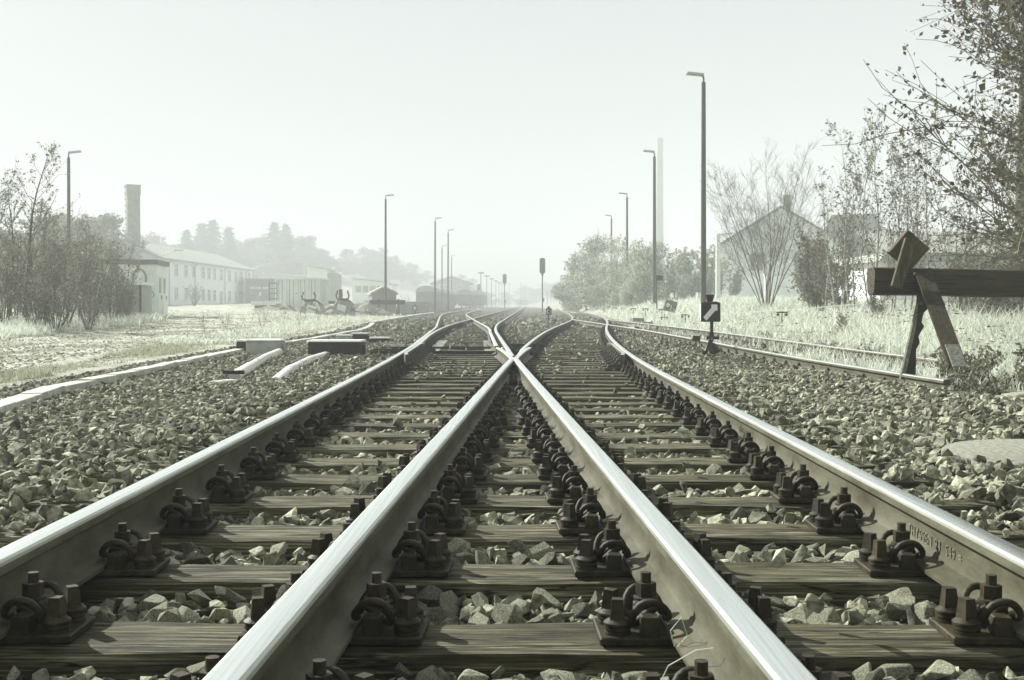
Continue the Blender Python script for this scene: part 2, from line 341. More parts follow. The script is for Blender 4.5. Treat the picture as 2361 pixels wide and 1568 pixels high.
def rail_mesh(name, ys, xf, dz=0, endcut=True):
    ys = np.asarray(ys, float); xs = np.asarray(xf(ys), float) if callable(xf) else np.asarray(xf, float)
    hd = np.gradient(xs, ys); k = 1/np.sqrt(1+hd**2); z0 = base(ys)+ZR+dz; n = len(PROF)
    P = np.array(PROF); V = np.zeros((len(ys), n, 3))
    V[:,:,0] = xs[:,None] + P[None,:,0]*k[:,None]; V[:,:,1] = ys[:,None] - P[None,:,0]*(hd*k)[:,None]; V[:,:,2] = z0[:,None]+P[None,:,1]
    i = (np.arange(len(ys)-1)[:,None]*n); j = np.arange(n); q = np.stack([i+j, i+(j+1)%n, i+n+(j+1)%n, i+n+j], -1).reshape(-1,4)
    nh = len(HALF); mi = np.zeros(n, int)
    mi[nh-1] = 1; mi[nh-2] = 1; mi[nh] = 1; mi[nh-3] = 2; mi[nh+1] = 2; mi[nh-4] = 2; mi[nh+2] = 2
    mi = np.tile(mi, len(ys)-1)
    me = np_mesh(name, V.reshape(-1,3), q[:,::-1], [M['steel'], M['polish'], M['dull']], mi=mi, smooth=True)
    bm = bmesh.new(); bm.from_mesh(me); bm.verts.ensure_lookup_table()
    for e, rv in ((0, True), (len(ys)-1, False)):
        vs = [bm.verts[e*n+a] for a in range(n)]; f = bm.faces.new(vs if rv else vs[::-1]); f.smooth = False
    bmesh.ops.recalc_face_normals(bm, faces=bm.faces[:])
    bm.to_mesh(me); bm.free(); me.set_sharp_from_angle(angle=R(24)); return me
def ysteps(a, b):
    out = [a]; 
    while out[-1] < b: out.append(min(b, out[-1] + max(.35, out[-1]*.022)))
    return np.array(out)
def rail(ys, xf, label, name='rail', group='running rails of the junction'):
    return tag(link(name, rail_mesh(name, ys, xf)), label, 'rail', group)
Y_F = 14.5
yl = ysteps(-1, 18.3)
rail(np.concatenate([ysteps(-1, 17.6), ysteps(18, 330)]), lambda y: np.where(y < 17.8, L1(y), np.minimum(L1(y)+.0, cC(y)-G)), 'outer rail leaving the frame at its left edge and snaking off left')
rail(ysteps(17.7, 400), lambda y: np.maximum(cA(y)-G, cC(y)-G+.07), 'left rail of the straight middle track, its switch blade lying against the outer rail')
rail(ysteps(18.2, 330), lambda y: np.minimum(cC(y)+G, cA(y)+G-.15), 'rail with the open switch blade end that curves off to the left track')
RR1 = rail(ysteps(-1, 360), R1, 'outer rail with raised rolled lettering that leaves the frame at its right edge')
def wing(f, s):
    def g(y):
        k = 13.9
        d = (cA(y)-G if False else 0)
        x = np.where(y <= k, f(y), f(k) + s*np.interp(y, [k, 14.4, 15.6, 17.2, 17.6], [0, .035, .115, .30, .33]))
        return x
    return g
wy = np.concatenate([ysteps(-1, 13.4), [13.7,13.9,14.1,14.4,14.9,15.6,16.2,16.8,17.2,17.6]])
rail(wy, lambda y: np.where(y <= 13.9, L2(y)-.012, float(L2(13.9))-.012 + np.interp(y, [13.9,14.5,15.6,16.6,17.6], [0,-.028,-.085,-.145,-.225])), 'inner rail left of the middle, bent into a wing at the crossing')
rail(wy, lambda y: np.where(y <= 13.9, R2(y)+.012, float(R2(13.9))+.012 + np.interp(y, [13.9,14.5,15.6,16.6,17.6], [0,.028,.085,.145,.225])), 'bright inner rail right of the middle, bent into a wing at the crossing')
rail(ysteps(14.55, 400), lambda y: np.maximum(R2(y), 0)*0 + R2(y) - .010*ss(18, 14.5, y), 'rail from the crossing nose that curves into the straight middle track')
rail(ysteps(14.85, 360), lambda y: L2(y) + .034*ss(17.5, 14.8, y), 'rail from the crossing nose that swings right and back')
rail(ysteps(9.4, 51), lambda y: cD(y)-G, 'near rail of the side track that ends at the timber buffer stop', group='rails of the right side track')
rail(ysteps(13.5, 50), lambda y: cD(y)+G, 'far rail of the side track, half lost in the tall grass', group='rails of the right side track')
rail(ysteps(84, 330), lambda y: cE(y)-G, 'far left rail running along the foot of the plank wall', group='rails of the far left track')
rail(ysteps(84, 330), lambda y: cE(y)+G, 'far left rail on the track side next to the dwarf signal lamp', group='rails of the far left track')
# check rails with their ribbed brackets
def check_rail(f, s, y0, y1, label):
    t = thing('check_rail', label, 'check rail', group='check rails opposite the crossing')
    yy = np.linspace(y0, y1, 14); off = .0335+.055+.022
    m = MB()
    for i in range(len(yy)-1):
        a, b = yy[i], yy[i+1]
        fl = lambda y: s*(off + .055*max(0, (y0+.55-y)/.55)**1.5 + .055*max(0, (y-y1+.55)/.55)**1.5)
        for (u0, u1, z0, z1) in ((-.022,.022,.085,.192), (-.010,.040,.062,.0848)):
            vs = []
            for y in (a, b):
                x = float(f(y))+fl(y); zb = float(base(y))
                for u, z in ((u0,z0),(u1,z0),(u1,z1),(u0,z1)): vs.append((x+s*u, y, zb+z))
            m.add(vs, [(0,1,2,3),(7,6,5,4),(0,4,5,1),(1,5,6,2),(2,6,7,3),(3,7,4,0)], 0); m.m[-3] = 1 if False else m.m[-3]
    bm_o = m.build('guard_bar', [M['steel'], M['dull']], t)
    for p in bm_o.data.polygons:
        if abs(p.normal.z) > .7: p.material_index = 1
    bm = bmesh.new(); bm.from_mesh(bm_o.data); bmesh.ops.recalc_face_normals(bm, faces=bm.faces[:]); bm.to_mesh(bm_o.data); bm.free()
    first = None
    for y in np.arange(y0+.22, y1, .605):
        x = float(f(y))+s*(off+.024); z = float(base(y))
        if first is None:
            q = MB(); poly = [(0,.02),(s*.20,.02),(s*.20,.05),(s*.10,.09),(s*.035,.175),(0,.185)]
            q.prism(poly, -.011, .011); q.box((s*.12,0,.012),(.26,.15,.016))
            q.cyl((s*.19,.045,.02),(s*.19,.045,.06),.017,.013,6); q.cyl((s*.19,-.045,.02),(s*.19,-.045,.06),.017,.013,6)
            q.cyl((s*.03,0,.12),(s*.085,0,.12),.016,.016,6)
            first = q.mesh('bracket', [M['bracket']], bevel=.002)
        link('bracket', first, t, (x, y, z))
    return t
check_rail(L1, 1, 14.35, 18.9, 'check rail with ribbed brackets beside the left outer rail')
check_rail(R1, -1, 14.25, 18.9, 'check rail with ribbed brackets beside the right outer rail')
# crossing floor between the wings
q = MB(); q.box((-.02,14.9,.05),(.10,2.4,.10),rot=(0,0,0)); q.box((-.02,12.9,.03),(.13,.16,.05)); q.box((-.02,13.5,.05),(.12,.25,.06))
for yy in (11.4, 12.0, 12.6): q.box((0,yy,.04),(.06,.05,.045)); q.cyl((0,yy-.01,.06),(0,yy-.01,.10),.018,.014,6)
tag(q.build('crossing_block', M['iron'], bevel=.006), 'dark iron block in the throat of the rail crossing', 'crossing block')

# ------------------------------------------------------------------ rail fastenings
def screw_mb(x=0, y=0):
    q = MB(); q.lathe([(.029,.0),(.029,.007),(.024,.0085),(.024,.0095),(.029,.011),(.029,.018),(.024,.019),(.030,.021),(.030,.026),(.019,.034)], 14, (x,y,.016))
    q.box((x,y,.016+.0535),(.031,.031,.043), top=(.76,.76)); return q
SCREW = screw_mb().mesh('coach_screw', [M['iron']], smooth=35)
def bolt_mb():
    q = MB(); q.cyl((0,0,.02),(0,0,.132),.0115,.0115,10); q.lathe([(.027,.074),(.027,.079),(.022,.081)], 14)
    q.cyl((0,0,.080),(0,0,.110),.0225,.0225,6, a0=.3); return q
BOLT = bolt_mb().mesh('hook_bolt', [M['iron']], smooth=35)
def clamp_pts(s):
    h = [(.050,-.022,.046),(.048,-.042,.050),(.052,-.060,.064),(.070,-.071,.084),(.092,-.072,.091),(.113,-.067,.082),(.125,-.056,.058),(.124,-.040,.038),(.110,-.027,.038),(.094,-.024,.052),(.076,-.022,.062),(.064,-.012,.066)]
    h = h + [(x, -y, z) for x, y, z in h[::-1]]
    return [(s*x, y, z) for x, y, z in h]
def clamp_mb(s):
    p = clamp_pts(s); out = []
    P = [Vector(a) for a in p]
    for i in range(len(P)-1):
        a, b, c, d = P[max(i-1,0)], P[i], P[i+1], P[min(i+2,len(P)-1)]
        for t in (0, .5):
            out.append(.5*((2*b)+(c-a)*t+(2*a-5*b+4*c-d)*t*t+(3*b-a-3*c+d)*t*t*t))
    out.append(P[-1]); return MB().tube(out, .0085, 7)
CLAMP = {s: clamp_mb(s).mesh('tension_clamp', [M['iron']], smooth=60) for s in (-1, 1)}
def plate_mb(xl, xr, ribs=(-1, 1)):
    q = MB(); q.box(((xr-xl)/2, 0, .0085), (xr+xl, .165, .017))
    for s in ribs:
        for y in (-.054, .054): q.box((s*.088, y, .036), (.040, .052, .043), top=(.9,.94))
    return q
def plate_mesh(xl, xr, ribs=(-1,1)): return plate_mb(xl, xr, ribs).mesh('base_plate', [M['iron']], bevel=.003)
PLATE = {'full': plate_mesh(.195,.195), 'no_right': plate_mesh(.195,.112), 'no_left': plate_mesh(.112,.195), 'bare_right': plate_mesh(.195,.064,(-1,)), 'bare_left': plate_mesh(.064,.195,(1,))}
def far_fast(kind):
    q = plate_mb(.19,.19)
    for s in (-1, 1):
        if (kind == 'bare_right' and s > 0) or (kind == 'bare_left' and s < 0): continue
        q.cyl((s*.088,0,.02),(s*.088,0,.125),.012,.012,5); q.cyl((s*.088,0,.075),(s*.088,0,.108),.023,.023,6)
        q.tube([(s*.055,-.05,.045),(s*.085,-.072,.09),(s*.122,-.055,.05)], .009, 4); q.tube([(s*.055,.05,.045),(s*.085,.072,.09),(s*.122,.055,.05)], .009, 4)
        if (kind == 'no_right' and s > 0) or (kind == 'no_left' and s < 0): continue
        for y in (-.045,.045): q.cyl((s*.158,y,.016),(s*.158,y,.04),.028,.024,6); q.cyl((s*.158,y,.04),(s*.158,y,.088),.02,.016,4)
    return q.mesh('rail_fastening', [M['iron']])
FARF = {k: far_fast(k) for k in PLATE}
def seat(sl, x, y, hd, kind='full', near=True):
    """one rail seat on sleeper sl; x, y relative to it"""
    rz = -math.atan(hd)
    if not near:
        return link('rail_fastening', FARF[kind], sl, (x, y, 0), rz)
    p = link('base_plate', PLATE[kind], sl, (x, y, 0), rz)
    for s in (-1, 1):
        if (kind == 'bare_right' and s > 0) or (kind == 'bare_left' and s < 0): continue
        link('tension_clamp', CLAMP[s], p, (0,0,0), rng.uniform(-.03,.03)); link('hook_bolt', BOLT, p, (s*.088, 0, rng.uniform(-.006,.006)), rng.uniform(0,1))
        if (kind == 'no_right' and s > 0) or (kind == 'no_left' and s < 0): continue
        for yy in (-.045, .045): link('coach_screw', SCREW, p, (s*(.158+rng.uniform(-.004,.004)), yy+rng.uniform(-.004,.004), rng.uniform(-.001,.003)), rng.uniform(0,1.5))
    return p

# ------------------------------------------------------------------ sleepers
rng = random.Random(4)
def sleeper_mesh(length, w=.255, h=.16, seed=0, n=None):
    n = n or max(4, int(length/.16)); P = [(-.5,-1),(-.5,-.06),(-.47,-.012),(-.3,0),(0,.0),(.3,0),(.47,-.012),(.5,-.06),(.5,-1)]
    V = []
    for i in range(n+1):
        x = -length/2+length*i/n
        for j, (u, v) in enumerate(P):
            a = mnoise.noise((x*1.9, j*.7, seed*3.3)); b = mnoise.noise((x*2.3+9, j*.9, seed*3.3))
            z = v*h if v == -1 else v*h*2 + b*.006*(2.0 if j in (2,6) else 1)
            V.append((x+(a*.02 if i in (0, n) else 0), u*w*(1 + a*.05), z - .004))
    V = np.array(V); k = len(P); i = (np.arange(n)[:,None]*k + np.arange(k-1)[None,:]).ravel()
    Fq = np.stack([i, i+k, i+k+1, i+1], 1)
    me = np_mesh('wooden_sleeper', V, Fq, [M['wood']], smooth=True)
    bm = bmesh.new(); bm.from_mesh(me); bm.verts.ensure_lookup_table()
    bm.faces.new([bm.verts[a] for a in range(k)]); bm.faces.new([bm.verts[n*k+a] for a in range(k-1,-1,-1)])
    bmesh.ops.recalc_face_normals(bm, faces=bm.faces[:]); bm.to_mesh(me); bm.free()
    me.set_sharp_from_angle(angle=R(40)); return me
ONES = ['','first','second','third','fourth','fifth','sixth','seventh','eighth','ninth']
TENS = {2:('twenty','twentieth'),3:('thirty','thirtieth'),4:('forty','fortieth'),5:('fifty','fiftieth'),6:('sixty','sixtieth')}
ORD = ['first','second','third','fourth','fifth','sixth','seventh','eighth','ninth','tenth','eleventh','twelfth','thirteenth','fourteenth','fifteenth','sixteenth','seventeenth','eighteenth','nineteenth','twentieth']
for a in range(21, 70): ORD.append(TENS[a//10][1] if a % 10 == 0 else TENS[a//10][0]+'-'+ONES[a%10])
SLEEPERS = []      # (y, xmin, xmax) for keeping stones off
def hd(f, y): return float(f(y+.1)-f(y-.1))/.2
k = 0
for i in range(-1, 37):
    y = 2.46 + .605*i + rng.uniform(-.02,.02)
    xl, xr = float(L1(y))-.50-rng.uniform(0,.16), float(R1(y))+.50+rng.uniform(0,.16)
    if y > 18.5: xl -= .3
    if i < 0: lab = None
    else: lab = ORD[i]+' timber sleeper from the bottom edge, lying under all four rails'
    t = link('wooden_sleeper', sleeper_mesh(xr-xl, seed=i), None, ((xl+xr)/2, y, float(base(y))), rng.uniform(-.006,.006))
    tag(t, lab or 'timber sleeper below the bottom edge of the picture under all four rails', 'sleeper', 'long turnout sleepers'); SLEEPERS.append((y, xl, xr))
    near = y < 11.2; gap = float(R2(y)-L2(y)); cx = (xl+xr)/2
    seat(t, float(L1(y))-cx, 0, hd(L1,y), 'full', near); seat(t, float(R1(y))-cx, 0, hd(R1,y), 'full', near)
    if y < 14.2:
        ka, kb = ('full','full') if gap > .43 else (('no_right','no_left') if gap > .265 else ('bare_right','bare_left'))
        seat(t, float(L2(y))-cx, 0, hd(L2,y), ka, near); seat(t, float(R2(y))-cx, 0, hd(R2,y), kb, near)
    elif y > 17.8:
        seat(t, float(R2(y))-cx, 0, hd(R2,y), 'full' if y > 22 else 'bare_left', near); seat(t, float(L2(y))-cx, 0, hd(L2,y), 'full', near)
def track_sleepers(f, y0, y1, lab, grp, length=2.5, dz=0, seats=True, step=.63):
    src = [sleeper_mesh(length, seed=50+a, n=5) for a in range(3)]
    y = y0; a = 0
    while y < y1:
        t = tag(link('wooden_sleeper', src[a%3], None, (float(f(y)), y, float(base(y))+dz), -hd(f,y)*.7+rng.uniform(-.012,.012)), ORD[a]+lab, 'sleeper', grp)
        SLEEPERS.append((y, float(f(y))-length/2, float(f(y))+length/2))
        if seats:
            for s in (-1, 1): seat(t, s*G, 0, hd(f,y), 'full', False)
        y += step; a += 1
track_sleepers(cA, 24.9, 44, ' timber sleeper of the straight middle track, counted onward from the switch', 'sleepers of the middle track', 2.7)
track_sleepers(cB, 24.9, 56, ' timber sleeper of the curving right track, counted onward from the crossing', 'sleepers of the right track', 2.5)
track_sleepers(cD, 10.7, 36, ' timber sleeper of the grassy side track, counted from the buffer stop', 'sleepers of the side track', 2.4, -.012)

# ------------------------------------------------------------------ ballast
nrg = np.random.default_rng(7)
def hull_variant(rg, n, bev=0):
    p = rg.normal(size=(n,3)); p /= np.linalg.norm(p,axis=1)[:,None]; p *= rg.uniform(.78,1.0,(n,1)); p = np.sign(p)*np.abs(p)**.85
    p *= np.array([1.0, rg.uniform(.55,.9), rg.uniform(.32,.66)])*.5
    bm = bmesh.new(); vs = [bm.verts.new(a) for a in p]; r = bmesh.ops.convex_hull(bm, input=vs)
    bmesh.ops.delete(bm, geom=[v for v in bm.verts if not v.link_faces], context='VERTS')
    if bev:
        bmesh.ops.dissolve_limit(bm, angle_limit=R(14), verts=bm.verts[:], edges=bm.edges[:])
        bmesh.ops.bevel(bm, geom=bm.edges[:], offset=bev, segments=1, affect='EDGES', clamp_overlap=True)
    bmesh.ops.triangulate(bm, faces=bm.faces[:]); bm.verts.index_update()
    V = np.array([v.co[:] for v in bm.verts]); Fc = np.array([[v.index for v in f.verts] for f in bm.faces]); bm.free(); return V, Fc
VAR = [hull_variant(nrg, 11) for _ in range(40)]
VFAR = [hull_variant(nrg, 7) for _ in range(16)]
LID = (2.72, 5.5, .60)
def scatter(y0, y1, sp, size, layer_dz, xpad):
    P = []
    for y in np.arange(y0, y1, sp):
        a = max(lx(y)+.25, -.46*y-xpad); b = min(rx(y)-.2, .46*y+xpad); n = int((b-a)/sp)
        if n < 1: continue
        P.append(np.stack([a+(np.arange(n)+nrg.uniform(-.5,.5,n))*sp, y+nrg.uniform(-.5,.5,n)*sp], 1))
    P = np.concatenate(P); n = len(P); s = np.minimum(size*np.exp(nrg.normal(0,.36,n)), size*1.7)
    keep = np.ones(n, bool); insl = np.zeros(n, bool)
    for (ys_, xa, xb) in SLEEPERS:
        dy = np.abs(P[:,1]-ys_); ins = (P[:,0] > xa-.02) & (P[:,0] < xb+.02)
        hit = ins & (dy < .128+s*.30)
        insl |= hit
    out = np.maximum(L1(P[:,1])-P[:,0], P[:,0]-R1(P[:,1]))
    # beyond the rails the stones close over more and more of the sleeper ends
    cover = nrg.uniform(0,1,n) < np.clip((out-.22)*1.5, 0, .8)
    litter = nrg.uniform(0,1,n) < .006 + .09*(P[:,1] > 12.5)*(P[:,1] < 24)*np.where((P[:,1] > 16.8) & (P[:,1] < 22) & (P[:,0] < .2), .1, 1) + .12*ss(22,30,P[:,1])
    keep &= (~insl) | cover | litter
    for f in (L1, R1, L2, R2):
        near = (np.abs(P[:,0]-f(P[:,1])) < .075+s*.3) | (insl & (np.abs(P[:,0]-f(P[:,1])) < .24))
        keep &= ~(near & ((P[:,1] < 14.2) | (P[:,1] > 14.8)))
    for f, ya, yb in ((lambda y: cC(y)-G,17,200),(lambda y: cC(y)+G,18,200),(lambda y: cD(y)-G,9,50),(lambda y: cD(y)+G,13,50)):
        keep &= ~((np.abs(P[:,0]-f(P[:,1])) < .07+s*.3) & (P[:,1] > ya) & (P[:,1] < yb))
    keep &= np.hypot(P[:,0]-LID[0], P[:,1]-LID[1]) > LID[2]+s*.2
    x, y = P[:,0], P[:,1]
    z = bed_z(x, y) + s*.16 + layer_dz + nrg.uniform(-.012,.012,n)
    crib = ss(.25, -.15, out)
    z = z + .034*crib*ss(13,8,y) + np.where(insl, np.maximum(base(y)+s*.2-z, 0) + .004, 0) + .035*ss(.3,.9,out)
    return np.stack([x, y, z], 1)[keep], s[keep]
def rotm(n):
    q = nrg.normal(size=(n,4)); q[:,0] += 0; q[:,1:3] *= .36; q /= np.linalg.norm(q,axis=1)[:,None]; w_, x, y, z = q.T
    w_, z = w_, z
    return np.stack([1-2*(y*y+z*z),2*(x*y-z*w_),2*(x*z+y*w_),2*(x*y+z*w_),1-2*(x*x+z*z),2*(y*z-x*w_),2*(x*z-y*w_),2*(y*z+x*w_),1-2*(x*x+y*y)],1).reshape(-1,3,3)
def stones_mesh(name, P, s, var):
    n = len(P); Rm = rotm(n); vi = nrg.integers(0, len(var), n); tn = nrg.uniform(0,1,n); VV = []; FF = []; TT = []; off = 0
    for k_ in range(len(var)):
        ids = np.where(vi == k_)[0]
        if not len(ids): continue
        V, Fc = var[k_]; v = np.einsum('nij,vj->nvi', Rm[ids], V)*s[ids][:,None,None] + P[ids][:,None,:]
        VV.append(v.reshape(-1,3)); FF.append((Fc[None]+ (np.arange(len(ids))*len(V))[:,None,None]+off).reshape(-1,3)); TT.append(np.repeat(tn[ids], len(V))); off += v.shape[0]*v.shape[1]
    return np_mesh(name, np.concatenate(VV), np.concatenate(FF), [M['stone']], np.concatenate(TT))
Pa, sa = scatter(1.2, 7.5, .038, .054, 0, .9)
Pa2, sa2 = scatter(1.2, 9.0, .050, .064, .020, .6)
Pb, sb = scatter(7.5, 15, .046, .060, .01, 1.2)
Pc, sc_ = scatter(15, 34, .070, .080, .01, 1.5)
Pd, sd = scatter(34, 90, .24, .20, -.03, 2)
NP_, NS_ = np.concatenate([Pa, Pa2]), np.concatenate([sa, sa2])
vis = (np.abs(NP_[:,0]) < .45*NP_[:,1]) & (NP_[:,1] > 2.05)
score = np.where(vis, NS_/NP_[:,1]*np.where(NP_[:,2] > -.055, 1, .8), 0); pick = np.argsort(-score)[:290]
sel = np.zeros(len(NP_), bool); sel[pick] = True
NEARV = []
for a in range(18):
    V, Fc = hull_variant(nrg, 13, .018); me = np_mesh('ballast_stone', V, Fc, [M['stone']], np.full(len(V), nrg.uniform())); NEARV.append(me)
for i in pick:
    o = link('ballast_stone', NEARV[int(nrg.integers(18))], BED); o.location = NP_[i]
    q4 = nrg.normal(size=4); o.rotation_euler = (nrg.normal()*.35, nrg.normal()*.35, nrg.uniform(0,6.28)); o.scale = (NS_[i]*1.12,)*3
rest = link('ballast', stones_mesh('ballast', np.concatenate([NP_[~sel], Pb]), np.concatenate([NS_[~sel], sb]), VAR), BED); rest['kind'] = 'stuff'
rest2 = link('distant_ballast', stones_mesh('distant_ballast', np.concatenate([Pc, Pd]), np.concatenate([sc_, sd]), VFAR), BED); rest2['kind'] = 'stuff'

# ------------------------------------------------------------------ cable trough, boxes, pipes beside the track
def gz(x, y): return float(bed_z(np.array([x]), np.array([y]))[0]) if lx(y) < x < rx(y) else float(ground_z(np.array([x]), np.array([y]))[0])
tr = thing('cable_trough', 'line of pale concrete trough covers along the left edge of the ballast', 'cable trough')
tp = np.array([(-3.25,6.3),(-3.60,7.9),(-4.05,10.1),(-4.45,15),(-4.72,20.5),(-4.5,25),(-4.55,34),(-5.0,40),(-5.75,47)]); tp2 = np.array([(-6.1,49.5),(-6.35,58),(-6.8,78),(-7.2,104)])
def slabs(tp, step, w, first):
    seg = np.hypot(*np.diff(tp, axis=0).T); cum = np.concatenate([[0], np.cumsum(seg)]); d = 0; j = 0
    while d < cum[-1]-.05:
        e = min(d+step, cum[-1]); a = [np.interp(d, cum, tp[:,c]) for c in (0,1)]; b = [np.interp(e-.012, cum, tp[:,c]) for c in (0,1)]
        q = MB(); za = float(base(a[1]))+.035+rng.uniform(-.008,.008); zb = float(base(b[1]))+.035+rng.uniform(-.008,.008)
        q.bar((a[0],a[1],za),(b[0],b[1],zb), w*rng.uniform(.9,1.06), .08); o = q.build('trough_cover', M['conc'], tr, bevel=.006)
        d = e; j += 1
slabs(tp, .95, .175, True); slabs(tp2, 1.6, .34, True)

def motor_box(x, y, wx, dy, h, label, body, rz=0):
    t = thing('point_machine_box', label, 'equipment box', (x, y, float(base(y))-.05), rz, 'boxes beside the left switch')
    q = MB(); q.box((0,0,h/2),(wx,dy,h),top=(.985,.97)); q.build('casing', M[body], t, bevel=.008)
    q = MB(); q.box((0,0,h+.018),(wx+.03,dy+.03,.03),top=(.97,.9)); q.build('lid', M['topw'], t, bevel=.006)  # lid paler than the casing: light falling on the top is painted in
    for sx in (-1, 1):
        q = MB(); q.box((sx*(wx/2+.02),-.02,h*.55),(.03,.10,h*.5)); q.build('end_flange', M[body], t)
    return t
motor_box(PX(604,18.6), 18.9, .56, .5, .27, 'grey equipment box where the shorter pipe ends, beside the cable trough', 'grey')
motor_box(PX(588,19.6), 19.7, .6, .45, .24, 'dark equipment box half hidden behind the grey one with the pipe', 'black')
motor_box(PX(775,18.5), 18.6, .86, .62, .27, 'wide dark point machine with a sloping lid painted as sunlit and a pipe at its front', 'iron')
motor_box(PX(801,24), 23.6, .27, .3, .22, 'small pale box behind the wide point machine', 'conc')
motor_box(PX(834,25), 24.8, .32, .35, .23, 'small dark box with a lid painted as sunlit behind the small pale box', 'iron')
motor_box(PX(879,24.5), 24.3, .40, .3, .15, 'low dark box with a lid painted as sunlit between the small boxes and the rail', 'iron')
def pipe(pts, r, label, cap=False):
    t = thing('drain_pipe', label, 'pipe', (0,0,0), 0, 'pipes lying on the ballast')
    q = MB(); q.tube(pts, r, 14); q.build('tube', M['pipe'], t, smooth=50)
    a, b = Vector(pts[1]), Vector(pts[2])
    q = MB(); m = a.lerp(b, .5); d = (b-a).normalized(); q.cyl(m-d*.05, m+d*.05, r*1.1, r*1.1, 14); q.build('joint_collar', M['pipe'], t, smooth=50)
    q = MB(); u = Vector((-.05,0,r*1.02)); q.bar(a+u, a.lerp(b,.8)+u, .05, .012); q.build('cable_strip', M['iron'], t)
    return t
pipe([(-3.80,18.55,.10),(-3.62,16.6,.07),(-3.22,13.8,.045),(-2.98,12.2,.035)], .072, 'shorter pale pipe running down from the grey equipment box')
pipe([(-2.98,18.25,.06),(-2.93,16.4,.045),(-2.72,13.9,.02),(-2.50,12.0,-.02)], .072, 'longer pale pipe sinking into the stones from the wide point machine')
q = MB(); q.box((0,0,.03),(.24,.42,.10),top=(.55,.85)); o = tag(q.build('pipe_shoe', M['conc'], bevel=.01), 'pale concrete shoe at the lower end of the shorter pipe', 'pipe shoe'); o.location = (-2.93,11.55,-.035); o.rotation_euler = (0,0,-.25)
q = MB(); q.box((0,0,.0),(.22,.05,.04)); o = tag(q.build('scrap_plate', M['iron']), 'small dark plate across the lower end of the shorter pipe', 'plate'); o.location = (-2.95,12.05,.10)
# rods and bars of the switch
def rod(p0, p1, wx, wz, label, m='iron', name='switch_rod', cat='rod'):
    return tag(MB().bar(p0, p1, wx, wz).build(name, M[m]), label, cat, 'rods of the left switch')
rod((-2.36,18.75,.10),(-.25,18.75,.10),.06,.05,'dark throw bar across the track at the switch tips')
rod((-2.36,19.35,.12),(-1.30,19.35,.12),.05,.05,'short dark rod from the wide point machine to the outer rail')
rod((-2.55,21.0,.11),(-.2,21.05,.11),.05,.05,'second dark throw bar, a little behind the switch tips')
rod((-2.5,21.9,.10),(-1.6,21.9,.10),.12,.12,'pale topped channel beside the outer rail at the switch','bright')
rod((-.05,20.9,.13),(.55,20.9,.13),.10,.12,'short dark beam behind the crossing between the two tracks','black')
rod((2.05,19.3,.05),(3.05,18.55,.06),.045,.045,'long dark rod reaching from the right lantern under the rail')
q = MB(); q.box((0,0,.02),(.09,.12,.14)); q.box((0,-.05,-.04),(.14,.05,.05)); q.box((-.02,.5,.02),(.10,.4,.06))
o = tag(q.build('switch_lock', M['bright'], bevel=.01), 'shiny lock fitting at the tip of the open switch blade', 'lock'); o.location = (float(cC(18.0)+G)-.03, 18.1, .11)
for i in range(12):
    y = 18.55+.605*i
    for f, s in ((lambda y: float(L1(y))+.20, 0), (lambda y: float(R2(y))-.17, 1)):
        q = MB(); q.box((0,0,.012),(.34,.14,.024)); o = tag(q.build('slide_plate', M['topw'], bevel=.003), ORD[i]+' bright slide plate under the '+('open' if s else 'closed')+' switch blade, counted from its tip', 'slide plate', 'slide plates of the switch'); o.location = (f(y), 2.46+.605*round((y-2.46)/.605), float(base(y)))  # matt pale colour stands in for the sheen of bare metal
# concrete lid at the right
q = MB(); q.lathe([(.575,-.09),(.60,-.06),(.60,-.012),(.585,.0)], 48); o = tag(q.build('manhole_lid', M['lid'], smooth=40), 'round rough concrete lid lying in the ballast at the right edge', 'manhole lid'); o.location = (LID[0], LID[1], .035)
# raised lettering on the right outer rail
def rail_text(txt, y0, size, par):
    c = bpy.data.curves.new('lettering', 'FONT'); c.body = txt; c.size = size; c.extrude = .0012; c.space_character = 1.2; c.offset = -.0006
    tmp = bpy.data.objects.new('lettering_tmp', c); COL.objects.link(tmp); bpy.context.view_layer.update()
    me = bpy.data.meshes.new_from_object(tmp.evaluated_get(bpy.context.evaluated_depsgraph_get())); bpy.data.objects.remove(tmp)
    me.materials.clear(); me.materials.append(M['letter'])
    o = link('rolled_lettering', me, par); h = hd(R1, y0)
    ex = Vector((-h, -1, 0)).normalized(); ez = Vector((0,0,1)); en = ex.cross(ez)        # reads from the far end towards the camera, on the web facing the track
    Mx = Matrix((ex, ez, en)).transposed().to_4x4(); Mx.translation = Vector((float(R1(y0))-.0088, y0, ZR+.048)); o.matrix_world = Mx
    o['kind'] = 'stuff'; return o
rail_text('THYSSEN 93  S49 =', 3.27, .043, RR1); rail_text('THYSSEN 93 S49 =', 6.2, .042, RR1)

# ------------------------------------------------------------------ masts, signals, lanterns, signs
def zg(x, y): return float(ground_z(np.array([x]), np.array([y]))[0]) if not lx(y) < x < rx(y) else float(base(y))-.05
def mast(px, y, top, label, side=1, name='lamp_mast', grp='tall yard lamp masts', r=.115, x=None):
    x = PX(px, y) if x is None else x; z0 = zg(x, y)-.1; zt = HS + (HY-top)*y/F; h = zt-z0
    t = thing(name, label, 'lamp mast', (x, y, z0), 0, grp)
    q = MB(); q.cyl((0,0,0),(side*.03,0,h*.975),r,r*.72,10); q.build('pole', M['mast'], t, smooth=40)
    q = MB(); q.tube([(side*.03,0,h*.97),(side*.03,0,h-.06),(side*.10,0,h+.04)], .035, 6); q.build('neck', M['mast'], t)
    q = MB(); q.box((side*.36,0,h+.08),(.72,.26,.11),rot=(0,-side*.10,0),top=(.9,.7)); q.build('lamp_head', M['grey'], t, bevel=.02)
    return t
mast(1622, 44.5, 178, 'tallest lamp mast, standing behind the arrow lantern', -1)
